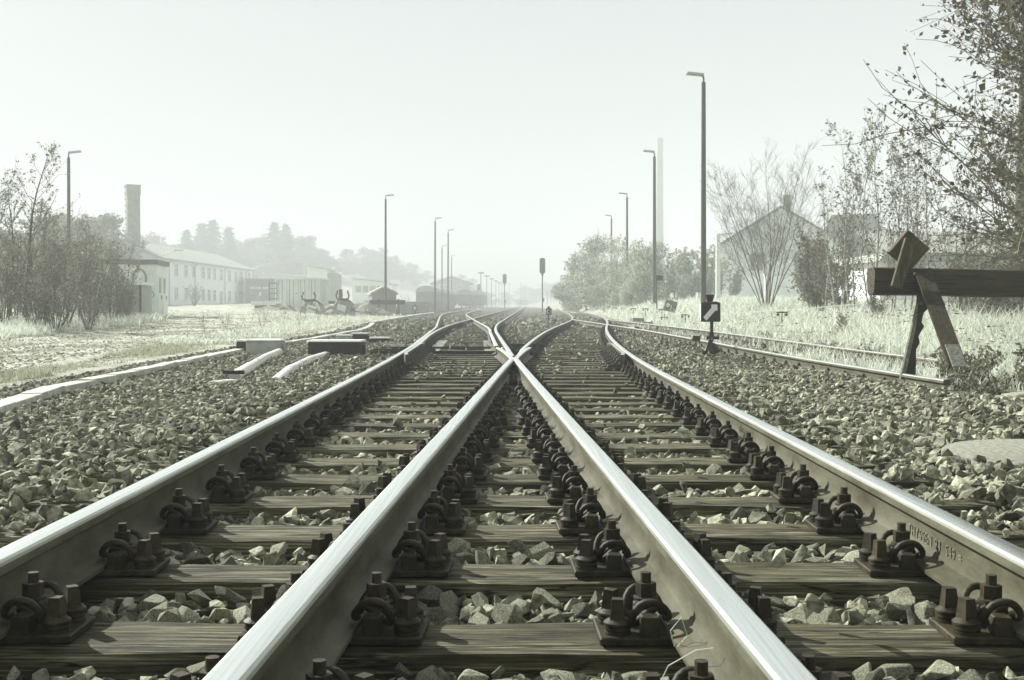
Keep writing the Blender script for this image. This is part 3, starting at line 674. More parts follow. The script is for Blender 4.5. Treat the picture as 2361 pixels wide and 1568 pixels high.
mast(1509, 68, 353, 'dark lamp mast right in front of the pale factory chimney', -1)
mast(1446, 92, 449, 'lamp mast rising from the bushes, next one left of the factory chimney', -1)
mast(1410, 116, 499, 'slimmer lamp mast furthest into the right bushes', -1)
mast(160, 62, 355, 'lamp mast among the thin trees at the far left', 1)
mast(889, 94, 453, 'lamp mast behind the little gabled hut', 1)
mast(1003, 118, 505, 'tallest of the four masts before the gabled station building', 1)
mast(1033, 137, 532, 'second tallest of the four masts before the gabled station building', 1)
mast(1019, 168, 568, 'lamp mast between the two tallest ones before the station building', 1)
mast(1041, 200, 590, 'shortest of the four masts before the gabled station building', 1)
mast(2345, 27, -30, 'pole at the right edge in front of the leafy tree', -1, r=.13).rotation_euler = (0, R(1.3), 0)
q = MB(); q.box((0,0,.55),(.16,.16,1.1)); q.box((.34,0,.5),(.14,.14,1.0)); q.box((.02,-.1,1.0),(.12,.08,.3))
o = tag(q.build('pole_footing', M['conc'], bevel=.01), 'pale concrete posts at the foot of the pole by the buffer stop', 'post'); o.location = (PX(2338,25.5), 25.5, zg(PX(2338,25.5),25.5)-.1)

def signal(px, y, top, wpx, hpx, label, base_white=True):
    x = PX(px, y); z0 = zg(x, y); k = y/F; zt = HS+(HY-top)*k; h = zt-z0; hh = hpx*k; ww = wpx*k
    t = thing('light_signal', label, 'signal', (x, y, z0), 0, 'light signals')
    q = MB(); q.cyl((0,0,0),(0,0,h-hh-.1),.07,.06,8); q.build('mast', M['mast'], t, smooth=40)
    q = MB(); c = ww*.22; zb = h-hh
    poly = [(-ww/2,zb+c),(-ww/2+c,zb),(ww/2-c,zb),(ww/2,zb+c),(ww/2,h-c),(ww/2-c,h),(-ww/2+c,h),(-ww/2,h-c)]
    q.prism(poly, -.04, .04); q.build('screen', M['iron'], t)
    q = MB(); q.cyl((0,0,zb-.42*ww-.05),(0,0,zb),.06,ww*.24,8); q.build('bracket', M['iron'], t)
    q = MB(); q.box((.12,0,h*.23),(.16,.14,.4)); q.build('junction_box', M['mast'], t)
    q = MB(); q.box((0,.2,zb+hh*.45),(ww*.7,.3,hh*.8)); q.build('lamp_housing', M['black'], t)
    return t
signal(1250.5, 120, 595, 13, 36, 'biggest light signal, right of the middle track with its dark screen high up')
signal(1163.5, 176, 632, 9, 22, 'second biggest light signal, left of the middle track')
signal(1104, 240, 655, 7, 15, 'distant light signal next to the row of mushroom lamps')
signal(1289, 260, 661, 6, 11, 'small distant light signal left of the right bushes')
for i, (px, y, top) in enumerate([(1108.7,225,631),(1122.4,250,638),(1133,276,644.5),(1143.4,303,649),(1150.7,335,653),(1157,370,657),(1174,420,655)]):
    x = PX(px, y); z0 = zg(x, y); h = HS+(HY-top)*y/F - z0
    t = thing('platform_lamp', ['first','second','third','fourth','fifth','sixth','last'][i]+' mushroom topped lamp of the row fading into the haze', 'platform lamp', (x,y,z0), 0, 'mushroom lamps of the station')
    q = MB(); q.cyl((0,0,0),(0,0,h),.10,.08,6); q.build('post', M['mast'], t)
    q = MB(); q.lathe([(.10,h),(.75,h+.02),(.55,h+.22),(.1,h+.32)], 12); q.build('shade', M['mast'], t)
for i, (px, y, top) in enumerate([(1201,380,652),(1207,400,656),(1211,430,659),(1262,330,672),(1270,360,670),(1277,380,668),(1283,400,665)]):
    x = PX(px, y); z0 = zg(x, y); h = HS+(HY-top)*y/F - z0
    q = MB(); q.cyl((0,0,0),(0,0,h),.13,.10,6); q.box((.25 if i < 3 else -.25,0,h),(.6,.2,.12))
    o = tag(q.build('distant_mast', M['mast']), ORD[i if i < 3 else i-3]+' very faint mast in the haze, counting from the left, over the '+('middle' if i < 3 else 'right')+' track', 'mast', 'faint masts at the end of the tracks'); o.location = (x,y,z0)

def lantern(px, y, s, label, face, rz=0, full=False):
    x = PX(px, y); z0 = zg(x, y); t = thing('point_lantern', label, 'point lantern', (x, y, z0), rz, 'point lanterns')
    return t
# right lantern with the white arrow
LY = 18.3; x = PX(1638, LY); z0 = -.03; k = LY/F
def lz(py): return HS+(HY-py)*k - z0
t = thing('point_lantern', 'black point lantern with a white slanting arrow beside the right rails', 'point lantern', (x, LY, z0), R(-7), 'point lanterns')
zb, zt = lz(742), lz(698); W = .305; D = .20
q = MB(); q.box((0,0,(zb+zt)/2),(W,D,zt-zb)); q.build('lantern_box', M['black'], t, bevel=.006)
q = MB(); q.box((0,0,zt+.008),(W*.94,D*.94,.02),top=(.7,.7)); q.build('lid', M['black'], t)
q = MB(); q.lathe([(.045,zt+.016),(.062,zt+.07),(.072,zt+.115),(.078,zt+.118),(.078,zt+.125),(.03,zt+.137)], 18, (-.012,0,0)); q.build('chimney_cap', M['black'], t, smooth=40)
ar = [(1672,310),(1690,305),(1770,303),(1776,312),(1783,390),(1776,402),(1735,412),(1600,560),(1588,565),(1537,518),(1540,508),(1675,355)]
def amap(p): 
    u = (p[0]-1497)/(1832-1497)-.5; v = (p[1]-275)/(588-275); return (u*W, zt-v*(zt-zb))
q = MB(); q.prism([amap(p) for p in ar][::-1], -D/2-.006, -D/2-.0005); q.build('arrow', M['wpaint'], t)
q = MB(); q.box((-W/2-.004,0,(zb+zt)/2),(.006,D*.86,(zt-zb)*.88)); q.build('lit_side_panel', M['wpaint'], t)  # white panel paints in the sunlight on the left side of the box
q = MB(); q.cyl((.02,0,lz(778)),(.02,0,zb),.024,.028,10); q.build('post', M['black'], t)
q = MB(); q.box((.02,0,lz(772)),(.07,.09,.08)); q.box((-.01,0,lz(778)),(.10,.10,.05)); q.cyl((-.06,-.05,lz(779)),(.14,-.05,lz(779)),.025,.025,8); q.cyl((.0,-.09,lz(781)),(.0,-.02,lz(781)),.03,.03,10); q.build('joint', M['iron'], t)
q = MB(); q.lathe([(.10,-.1),(.115,.04),(.118,.12),(.135,.135),(.145,.17),(.11,.22),(.075,.27),(.03,.30)], 16, (.03,0,0)); q.build('mechanism_housing', M['black'], t, smooth=30)
q = MB(); q.bar((-.01,-.12,lz(781)),(-.08,-.14,lz(812)),.022,.03); q.box((-.09,-.13,lz(812)),(.09,.06,.06)); q.build('crank', M['iron'], t)
q = MB(); q.bar((.03,-.1,lz(780)),(-.03,-.14,lz(806)),.03,.03); q.build('lever', M['iron'], t)
# small contact box on the side track rail
t = thing('contact_box', 'small dark box with two thin legs by the side track, left of the arrow lantern', 'box', (PX(1606,19.4), 19.4, .02), R(-10))
q = MB(); q.box((0,0,.30),(.125,.10,.085)); q.box((-.07,0,.285),(.03,.05,.03)); q.build('casing', M['iron'], t, bevel=.006)
q = MB(); q.cyl((.002,-.052,.29),(.002,-.058,.29),.015,.015,8); q.build('plug', M['black'], t)
for sx, dx in ((-.01,.06),(.05,.01)):
    q = MB(); q.tube([(sx,0,.26),(sx+dx*.4,0,.12),(sx+dx,0,-.05)], .006, 5); q.build('cable', M['iron'], t)
def dwarf(px, y, top, label, face):
    x = PX(px, y); z0 = zg(x, y)-.02; k = y/F; zt = HS+(HY-top)*k-z0; t = thing('point_lantern', label, 'point lantern', (x, y, z0), 0, 'point lanterns')
    bw = .30; zb = zt-.40
    q = MB(); q.box((0,0,(zb+zt-.06)/2),(bw,.22,zt-.06-zb)); q.build('lantern_box', M['black'], t, bevel=.02)
    q = MB(); q.cyl((0,0,zt-.065),(0,0,zt-.01),.07,.06,10); q.cyl((0,0,zt-.01),(0,0,zt+.03),.10,.08,10); q.build('chimney_cap', M['black'], t)
    q = MB(); c = (zb+zt-.06)/2; n = 20; r = .115
    q.prism([(r*math.cos(a*2*math.pi/n), c+r*math.sin(a*2*math.pi/n)) for a in range(n)], -.122, -.1105); q.build('face_disc', M['wpaint'], t)
    if face == 'band': q = MB(); q.box((0,-.126,c),(.235,.006,.055)); q.build('band', M['black'], t)
    else:
        q = MB(); q.prism([(.02+.075*math.cos(a*2*math.pi/n), c+.1*math.sin(a*2*math.pi/n)) for a in range(n)], -.128, -.123); q.build('crescent_shade', M['black'], t)
        q = MB(); q.box((-bw/2-.01,0,c),(.012,.18,.28)); q.build('lit_side_panel', M['wpaint'], t)  # left side whitened as if sunlit, like the arrow lantern
    q = MB(); q.cyl((0,0,.0),(0,0,zb),.06,.03,8); q.box((0,0,.05),(.22,.3,.14),top=(.5,.5)); q.box((.3,0,.09),(.25,.16,.10)); q.bar((0,0,.08),(.3,0,.08),.04,.04); q.build('stand', M['iron'], t)
dwarf(1265, 57, 708, 'short black lantern with a white moon disc between the two main tracks', 'moon')
dwarf(957, 84, 703.5, 'short lantern with a white disc and dark band in front of the plank wall', 'band')
# tilted sign, flag sign
y = 46.5; x = PX(1535, y); t = thing('tilted_sign', 'leaning square grey sign with a white disc on a thin pole', 'sign', (x, y, zg(x,y)-.05)); t.rotation_euler = (0, R(14), 0)
q = MB(); q.cyl((0,0,0),(0,0,.98),.012,.012,6); q.build('pole', M['grey'], t)
q = MB(); q.box((0,-.02,.76),(.50,.05,.46)); q.build('board', M['board'], t, bevel=.006)
q = MB(); q.box((0,-.05,.95),(.12,.02,.10)); q.box((0,-.05,.76),(.5,.02,.02)); q.build('rib', M['board'], t)
q = MB(); q.cyl((-.11,-.06,.78),(-.11,-.045,.78),.085,.085,20); q.build('disc', M['wpaint'], t)
q = MB(); q.box((.03,-.07,.70),(.03,.03,.22)); q.build('clip', M['wpaint'], t)
y = 57; x = PX(1515, y); z0 = zg(x,y)-.1; t = thing('flag_sign', 'small dark plate on a thin pole in front of the second mast', 'sign', (x, y, z0))
h = HS+(HY-634)*y/F-z0
q = MB(); q.cyl((0,0,0),(-.05,0,h),.035,.03,8); q.build('pole', M['mast'], t)
q = MB(); q.box((.12,-.03,h-.15),(.30,.03,.27)); q.build('plate', M['iron'], t)
q = MB(); q.box((0,0,.08),(.30,.3,.18),top=(.8,.8)); o = tag(q.build('marker_stone', M['wpaint']), 'small white marker stone in the ballast between the two main tracks', 'marker stone'); 
o.data = MB().prism([(-.08,0),(.08,0),(.08,.17),(0,.24),(-.08,.17)], -.06, .06).mesh('marker_stone', [M['wpaint']]); o.location = (PX(1223,50), 50, float(base(50))-.04)
# wire guide posts
for i, (px, y) in enumerate([(1580,38),(1526,49),(1488,53),(1460,60),(1437,68),(1418,76),(1401,85),(1388,94),(1377,103),(1367,113),(1358.6,123),(1351,134),(1803,29.5),(1531.7,44)]):
    x = PX(px, y); z0 = zg(x, y)-.03; low = px in (1531.7,)
    lab = {0:'nearest wire pulley post of the row, right of the leaning sign',12:'wire pulley post alone in the tall grass right of the arrow lantern',13:'cross shaped pulley post just left of the leaning sign pole'}.get(i, 'wire pulley post of the row along the grass bank')
    if 0 < i < 12: lab = ORD[i]+' wire pulley post of the row, counted from the leaning sign away'
    t = thing('pulley_post', lab, 'pulley post', (x, y, z0), rng.uniform(-.2,.2), 'signal wire pulley posts'); h = max(.45, HS+(HY-(712 if i == 2 else {0:726,1:713,3:711.5,4:710,5:709.3,6:708.5,7:707.7,8:707,9:706,10:705,11:704.6,12:743,13:727}.get(i)))*y/F-z0)
    q = MB(); q.cyl((0,0,0),(0,0,h),.016,.014,6); q.build('post', M['iron'], t)
    q = MB(); q.box((0,0,h-(.12 if low else 0)),(.30,.05,.035)); q.build('cross_arm', M['iron'], t)
    for s in (-1, 1):
        q = MB(); q.cyl((s*.11,-.03,h-.06-(.12 if low else 0)),(s*.11,.03,h-.06-(.12 if low else 0)),.035,.035,8); q.build('pulley', M['iron'], t)
pts = []
for y in np.linspace(26, 130, 40):
    x = np.interp(y, [26,29.5,38,49,53,60,85,134], [7.9,7.0,5.8,6.45,6.2,6.4,7.15,8.7]); pts.append((x, y, zg(x,y)+.48))
for s in (-1, 1): tag(MB().tube([(a+s*.11,b,c) for a,b,c in pts], .006, 4).build('signal_wire', M['grey']), ('right' if s > 0 else 'left')+' one of the two thin wires strung along the pulley posts', 'wire', 'signal wires')
# slabs and a beam left beside the side track
for i, (px, y, d, rz, m, lab) in enumerate([(1436,47,(.75,.3,.13),.1,'iron','long dark beam lying beyond the side track'),(1462,45,(.45,.35,.16),-.2,'conc','pale slab on the heap beyond the side track'),(1468,46.5,(.5,.4,.28),.3,'board','dark block leaning on the heap beyond the side track'),(1490,44.5,(.42,.3,.16),.1,'rubble','rubble block right of the slab heap'),(1508,45.5,(.6,.3,.08),.5,'conc','pale plank like slab leaning below the flag sign pole'),(1482,35.5,(.62,.35,.12),.15,'conc','pale concrete slab lying against the far rail of the side track')]):
    x = PX(px, y); q = MB(); q.box((0,0,d[2]/2),d,top=(.94,.9)); o = tag(q.build('concrete_slab' if m != 'iron' else 'iron_beam', M[m], bevel=.015), lab, 'slab' if m != 'iron' else 'beam'); o.location = (x, y, zg(x,y)+.03); o.rotation_euler = (0, .35 if i == 4 else 0.05, rz)

# ------------------------------------------------------------------ buffer stops
t = thing('buffer_stop', 'old timber buffer stop with bent iron legs at the end of the side track', 'buffer stop', (3.57, 10.4, 0))
def rel(px, py, y): return (PX(px, y)-3.57, y-10.4, HS+(HY-py)*y/F)
n = 26; V = MB(); q = MB()
xa, xb = PX(2004,10.45)-3.57, 2.35; hb = .255; zc = HS+(HY-648)*10.4/F
for i in range(n):
    pass
ring = 10; vs = []; fs = []
for i in range(n+1):
    x = xa+(xb-xa)*i/n
    for j in range(ring):
        a = 2*math.pi*j/ring+math.pi/ring; u = math.copysign(abs(math.cos(a))**.35, math.cos(a))*.115; v = math.copysign(abs(math.sin(a))**.35, math.sin(a))*hb/2
        e = mnoise.noise((x*2.2, j*1.3, 4))*.014 + mnoise.noise((x*9, j*2.3, 8))*.009 - (.012 if j in (3,4) and i % 5 < 3 else 0)
        vs.append((x+(mnoise.noise((j*2.1,5,i))*.02 if i == 0 else 0), .02+u+e, zc-.006*i/n*8+v*(1+e*3)))
fs = [(i*ring+j, (i+1)*ring+j, (i+1)*ring+(j+1)%ring, i*ring+(j+1)%ring) for i in range(n) for j in range(ring)]+[tuple(range(ring)), tuple(range(n*ring+ring-1, n*ring-1, -1))]
o = MB().add(vs, fs).build('beam', M['darkwood'], t, smooth=50)
bm = bmesh.new(); bm.from_mesh(o.data); bmesh.ops.recalc_face_normals(bm, faces=bm.faces[:]); bm.to_mesh(o.data); bm.free()
def channel(p0, p1, wd, fl, name, lab, facing):
    """bent steel channel: a wide web and two flanges"""
    q = MB(); p0, p1 = Vector(p0), Vector(p1); d = (p1-p0).normalized(); a = Vector(facing); a = (a-d*a.dot(d)).normalized(); b = d.cross(a)
    for (u0,u1,v0,v1) in ((-wd/2,wd/2,-.006,.006),(-wd/2,-wd/2+.012,.006,fl),(wd/2-.012,wd/2,.006,fl)):
        vs = [p + b*u - a*v for p in (p0,p1) for u, v in ((u0,v0),(u1,v0),(u1,v1),(u0,v1))]
        q.add(vs, [(0,1,2,3),(7,6,5,4),(0,4,5,1),(1,5,6,2),(2,6,7,3),(3,7,4,0)])
    o = q.build(name, M['iron'], t); bm = bmesh.new(); bm.from_mesh(o.data); bmesh.ops.recalc_face_normals(bm, faces=bm.faces[:]); bm.to_mesh(o.data); bm.free(); return o
channel(rel(2127,622,10.15), rel(2208,838,9.35), .135, .05, 'strut', None, (-.25,-1,.2))
q = MB(); pl = [(2120,690),(2104,742),(2092,800),(2096,832),(2086,874),(2112,872),(2113,806),(2121,790),(2118,775),(2131,752),(2125,743),(2129,722),(2140,711),(2142,692)]
fr_ = [rel(px, py, 10.2+(py-690)/180*.25) for px, py in pl]; n_ = len(fr_); q.add(fr_+[(a, b+.014, c) for a, b, c in fr_], [tuple(range(n_)), tuple(range(2*n_-1, n_-1, -1))]+[((i+1)%n_, i, n_+i, n_+(i+1)%n_) for i in range(n_)])
o = q.build('leg', M['iron'], t); bm = bmesh.new(); bm.from_mesh(o.data); bmesh.ops.recalc_face_normals(bm, faces=bm.faces[:]); bm.to_mesh(o.data); bm.free()
q = MB(); q.bar(rel(2128,650,10.2), rel(2126,700,10.22), .10, .03); q.build('leg_head', M['iron'], t)
q = MB(); q.bar(rel(2120,690,10.22), rel(2080,874,10.42), .045, .02); q.build('lit_leg_edge', M['lid'], t)  # pale strip paints the sunlit left edge of the leg
q = MB(); a = Vector(rel(2195,795,9.4)); b = Vector(rel(2214,846,9.2)); q.bar(a, b, .11, .012); q.build('pale_strut_plate', M['lid'], t)
q = MB(); q.add([rel(2108,620,10.2), rel(2126,625,10.2), rel(2134,676,10.2), rel(2122,690,10.2), rel(2112,672,10.2)], [(0,1,2,3,4)]); q.add([(a,b+.02,c) for a,b,c in q.v], [(4,3,2,1,0)]); q.build('gusset', M['iron'], t)
for sx in (1.55,):
    pass
channel((1.55,-.15,1.1), (1.57,-1.05,.05), .135, .05, 'strut', None, (-.25,-1,.2)); channel((1.55,-.1,1.0), (1.55,.1,0), .125, .05, 'leg', None, (.3,-1,0))
# board and plank nailed to its end
c = Vector(rel(2092,577,10.2)); q = MB(); q.box((0,0,0),(.255,.10,.255)); o = q.build('square_board', M['olddark'], t, bevel=.004); o.location = c; o.rotation_euler = (0, R(40), 0)
for bx, bz in ((2119,640),(2126,668),(2122,700),(2140,655),(2108,632)):
    q = MB(); c0 = Vector(rel(bx,bz,10.17)); q.cyl(c0, c0+Vector((0,-.035,0)), .014, .012, 6); q.build('bolt_head', M['bracket'], t)
a, b = Vector(rel(2097,552,10.10)), Vector(rel(2066,663,10.06)); q = MB(); q.bar(a, b, .098, .045, up=(0,-1,0)); o = q.build('plank', M['olddark'], t, bevel=.004)
# far buffer
y = 85; x = PX(893,y); z0 = float(base(y)); t = thing('buffer_stop', 'distant dark beam buffer stop in front of the little gabled hut', 'buffer stop', (x,y,z0))
q = MB(); q.box((0,0,HS+(HY-697)*y/F-z0),(2.65,.25,.32)); q.build('beam', M['darkwood'], t)
for sx in (-.62,.85):
    zt = HS+(HY-690)*y/F-z0; q = MB(); q.bar((sx,-.15,zt),(sx,.0,-.1),.14,.16); q.build('post', M['iron'], t)
    q = MB(); q.bar((sx,-.1,zt-.2),(sx+.0,-1.6,.0),.12,.1); q.build('strut', M['iron'], t)

# ------------------------------------------------------------------ buildings
def wall_box(q, x0, x1, y0, y1, z0, z1, mi=0): q.box(((x0+x1)/2,(y0+y1)/2,(z0+z1)/2),(x1-x0,y1-y0,z1-z0), mi=mi)
def tilt_house(name, label, cat, x, y, rz, wx, dy, hw, hr, wallm, roofm, wins=(), z0=None, over=.35, grp=None):
    """gabled house, ridge along local y, gable facing the camera"""
    z0 = zg(x, y)-.3 if z0 is None else z0; t = thing(name, label, cat, (x, y, z0), rz, grp)
    q = MB(); q.prism([(-wx/2,-1),(wx/2,-1),(wx/2,hw),(0,hw+hr),(-wx/2,hw)], 0, dy); q.build('wall', M[wallm], t)
    sl = hr/(wx/2); th = .16
    for s in (-1, 1):
        q = MB(); q.prism([(0,hw+hr+.02),(s*(wx/2+over),hw-over*sl+.02),(s*(wx/2+over),hw-over*sl+.02+th),(0,hw+hr+.02+th)][::s], -over, dy+over); q.build('roof', M[roofm], t)
    for (cx, cz, ww, wh) in wins:
        f = MB()
        for a, b, c, d in ((cx-ww/2-.08,cz,.1,wh+.26),(cx+ww/2+.08,cz,.1,wh+.26),(cx,cz+wh/2+.08,ww,.1),(cx,cz-wh/2-.08,ww,.1)): f.box((a,-.03,b),(c,.1,d))
        f.box((cx,-.01,cz),(.07,.06,wh)); fo = f.build('window', M['frame'], t)
        MB().box((cx,-.005,cz),(ww,.02,wh)).build('pane', M['glass'], fo)
    return t
# long white two-storey building
X1, Y1, X2, Y2 = -42.1, 135.0, -39.3, 172.0
ang = math.atan2(Y2-Y1, X2-X1); LN = math.hypot(X2-X1, Y2-Y1); zb = 2.1
t = thing('long_building', 'long white two storey building with rows of windows behind the yard', 'building', (X1, Y1, zb), ang)
# local x along the facade, local y to the building's inside (left), facade at y = 0
DP = 11.0; EV = 5.65; RG = 2.2
q = MB(); q.add([(0,0,-1.5),(LN,0,-1.5),(LN,DP,-1.5),(0,DP,-1.5),(0,0,EV),(LN,0,EV),(LN,DP,EV),(0,DP,EV),(0,DP/2,EV+RG),(LN,DP/2,EV+RG)],
    [(0,1,5,4),(1,2,6,9,5),(2,3,7,6),(3,0,4,8,7),(3,2,1,0),(4,5,9,8),(6,7,8,9)]); q.build('wall', M['white'], t)
for s in (0, 1):
    q = MB(); e = .45; y0, y1 = (-e, DP/2) if s == 0 else (DP+e, DP/2); za = EV-e*RG/(DP/2)+.03; zr = EV+RG+.03
    q.add([(-.3,y0,za),(LN+.3,y0,za),(LN+.3,y1,zr),(-.3,y1,zr),(-.3,y0,za+.14),(LN+.3,y0,za+.14),(LN+.3,y1,zr+.14),(-.3,y1,zr+.14)], [(0,1,2,3),(7,6,5,4),(0,4,5,1),(1,5,6,2),(2,6,7,3),(3,7,4,0)]); q.build('roof', M['roof'], t)
q = MB(); q.cyl((-.3,-.52,EV-.12),(LN+.3,-.52,EV-.12),.09,.09,6); q.build('gutter', M['grey'], t)
for fx in (.10,.34,.66,.92):
    q = MB(); q.cyl((fx*LN,-.09,-1),(fx*LN,-.09,EV-.4),.06,.06,6); q.bar((fx*LN,-.09,EV-.45),(fx*LN,-.5,EV-.14),.09,.09); q.build('downpipe', M['grey'], t)
fr = MB(); 
WX = [.055,.165,.255,.33,.425,.485,.545,.62,.715,.79,.86,.96]
def window(par, cx, z0, ww, wh, leaf=2):
    f = MB(); g = .07
    f.box((cx,-.02,z0+wh+g/2),(ww+2*g,.10,g)); f.box((cx,-.06,z0-g/2),(ww+.3,.22,g))
    for s in (-1, 1): f.box((cx+s*(ww+g)/2,-.02,z0+wh/2),(g,.10,wh))
    f.box((cx,-.0,z0+wh/2),(.09,.06,wh)); f.box((cx,-.004,z0+wh*.66),(ww,.05,.06)); fo = f.build('window', M['frame'], par)
    MB().box((cx,-.002,z0+wh/2),(ww,.02,wh)).build('pane', M['glass'], fo)
for fx in WX:
    for z0 in (.75, 3.65):
        if z0 < 1 and fx == .62: continue
        window(t, fx*LN, z0, 1.05, 1.45)
q = MB(); q.box((.62*LN,-.02,.95),(1.0,.1,2.3)); q.build('door', M['grey'], t)
q = MB(); q.tube([(.6,-.2,EV+.0),(.9,-.9,EV+.45),(1.0,-1.9,EV+.75)], .05, 5); q.box((1.05,-2.3,EV+.85),(.35,1.1,.16)); q.build('wall_lamp', M['topw'], t)
q = MB(); q.tube([(LN-.6,-.2,EV+.0),(LN-.5,-.9,EV+.45),(LN-.4,-1.9,EV+.75)], .05, 5); q.box((LN-.4,-2.3,EV+.85),(.35,1.1,.16)); q.build('wall_lamp', M['topw'], t)
# brick chimney
y = 138; x = PX(308, y); z0 = zg(x,y)-.5; h = HS+(HY-430)*y/F-z0
t = thing('brick_chimney', 'square sooty brick chimney above the long white building', 'chimney', (x,y,z0), R(28))
q = MB(); q.box((0,0,h/2),(1.48,1.48,h)); q.build('shaft', M['brick'], t)
q = MB(); q.box((0,0,h-.55),(1.62,1.62,1.1)); q.build('collar', M['brick'], t)
q = MB(); q.box((0,0,h+.06),(1.75,1.75,.12)); q.build('cap', M['roof'], t)
for i in range(14):
    q = MB(); zz = 5+i*.75; q.tube([(-.74,-.25,zz),(-.98,-.25,zz),(-.98,.15,zz),(-.74,.15,zz)], .03, 4); q.build('rung', M['iron'], t)
# pale site cabin and the low hut beside it
t = thing('site_cabin', 'pale sheet metal cabin with dark roof edge and painted scrawls behind the bushes', 'cabin', (PX(361,52), 52, HS+(HY-733)*52/F-.05), R(5))
ch = 2.62; q = MB(); q.box((-3,1.2,ch/2),(6,2.4,ch)); q.build('body', M['shed'], t)
q = MB(); q.box((-3,1.2,ch-.02),(6.16,2.56,.22)); q.build('roof_edge', M['board'], t)
for i in range(24):
    q = MB(); q.box((-.12-i*.25,-.008,ch/2-.08),(.03,.016,ch-.2)); q.build('cladding_rib', M['shed'], t)
for k_, (a, b) in enumerate(((.25,1.0),(1.12,2.05))):
    q = MB(); q.box((.015,(a+b)/2,1.02),(.03,b-a,1.95)); dd = q.build('door', M['shed'], t)
    MB().box((.04,b-.1,1.0),(.03,.05,.16)).build('handle', M['iron'], dd)
    MB().box((.035,(a+b)/2,1.55),(.02,.34,.7)).build('vent', M['far'], dd)
def scrawl(par, pts, r=.022):
    o = MB().tube(pts, r, 5).build('spray_scrawl', M['ink'], par); return o
cc = lambda cx, cz, rx_, rz_, a0, a1, n=18: [(cx+rx_*math.cos(a0+(a1-a0)*i/n), -.024, cz+rz_*math.sin(a0+(a1-a0)*i/n)) for i in range(n+1)]
scrawl(t, cc(-.30,1.12,.19,.18,-2.6,3.4)); scrawl(t, cc(-.80,1.2,.28,.14,2.6,6.9)); scrawl(t, cc(-.75,1.85,.30,.42,-1.9,3.6), .04); scrawl(t, [(-1.05,-.024,1.0),(-.75,-.024,.95),(-.5,-.024,1.25)])
q = MB(); q.box((-.1,.0,.06),(.12,.05,.1)); q.build('vent', M['black'], t)
q = MB(); [q.box((0,.12*i,.09),(1.0,.09,.025)) for i in range(8)]; [q.box((sx,.42,.04),(.09,.95,.075)) for sx in (-.45,0,.45)]
o = tag(q.build('pallet', M['scrap']), 'dark wooden pallet on the ground in front of the cabin doors', 'pallet'); o.location = (PX(381,51), 51, Hf(PX(381,51),51)-.04)
t = thing('low_hut', 'low dark walled hut with a pale roof slab against the cabin', 'hut', (PX(297,47.5), 47.5, Hf(PX(297,47.5),47.5)-.05))
q = MB(); q.box((0,.7,.72),(1.05,1.4,1.5)); q.build('wall', M['far'], t); q = MB(); q.box((0,.65,1.53),(1.25,1.7,.12)); q.build('roof', M['topw'], t); q = MB(); q.box((.5,-.02,.72),(.08,.06,1.48)); q.build('corner_post', M['mast'], t)
q = MB(); q.box((-.1,-.01,.62),(.55,.03,1.2)); q.build('door', M['board'], t)
# steel container
y = 91; x = PX(686,y); t = thing('steel_container', 'weathered pale steel container standing behind the scrap', 'container', (x, y, HS+(HY-714)*y/F-.05), R(-9))
cw, cd, chh = 3.55, 2.4, 2.6
q = MB(); q.box((0,cd/2,chh/2),(cw-.1,cd-.1,chh-.1)); q.build('body', M['cont'], t)
for sx in (-1,1):
    for yy in (0,cd): q = MB(); q.box((sx*cw/2,yy,chh/2),(.13,.13,chh)); q.build('corner_post', M['cont'], t)
for zz in (.08,chh-.08): q = MB(); q.box((0,0,zz),(cw,.12,.15)); q.build('rail', M['cont'], t); q = MB(); q.box((cw/2,cd/2,zz),(.12,cd,.15)); q.build('rail', M['cont'], t)
for fx in (-.27,-.0,.25): q = MB(); q.box((fx*cw,.02,chh/2),(.11,.10,chh-.2)); q.build('door_post', M['cont'], t)
for fx in (-.44,-.36,-.19,-.10,.08,.17,.33,.41): q = MB(); q.box((fx*cw,.04,chh/2),(.03,.03,chh-.25)); q.build('panel_joint', M['board'], t)
for i in range(7): q = MB(); q.box((cw/2-.0,.25+i*.32,chh/2),(.07,.13,chh-.25)); q.build('side_rib', M['cont'], t)
q = MB(); q.box((-.05,-.05,1.35),(.16,.05,.05)); q.build('handle', M['iron'], t)
# dark wagon with pale lettering, left of the container
y = 165; x = PX(612,y); t = thing('freight_wagon', 'dark boxcar with a strip of pale marks between the white building and the container', 'wagon', (x, y, HS+(HY-707)*y/F-.2), R(12), 'parked railway vehicles')
q = MB(); q.box((0,1.4,1.75),(4.2,2.8,2.7)); q.build('body', M['wagon'], t); q = MB(); q.box((0,1.4,3.15),(4.4,3.0,.14)); q.build('roof', M['roof'], t); q = MB(); q.box((0,1.4,.2),(4.0,2.2,.4)); q.build('underframe', M['black'], t)
for i in range(13):
    if i == 6: continue
    MB().box((-1.55+i*.20,-.008,2.15),(.12,.014,.24)).build('pale_mark', M['topw'], t)
MB().box((-.55,-.008,1.5),(.22,.014,.42)).build('notice', M['topw'], t); t.scale = (1.35,)*3
t = thing('metal_rack', 'narrow open rack standing at the left side of the container', 'rack', (PX(630,88), 88, HS+(HY-708)*88/F)); 
for sx in (-.3,.3): MB().box((sx,0,.9),(.06,.06,2.0)).build('upright', M['mast'], t)
for i in range(5): MB().box((0,0,.25+i*.4),(.6,.3,.05)).build('shelf', M['mast'], t)
t = thing('flat_trailer', 'low pale flatbed left of the container with scrap on it', 'trailer', (PX(618,86), 86, HS+(HY-712)*86/F)); MB().box((0,0,.42),(2.3,1.2,.32)).build('bed', M['cont'], t); MB().box((.1,0,.16),(2.0,.9,.3)).build('underframe', M['iron'], t)
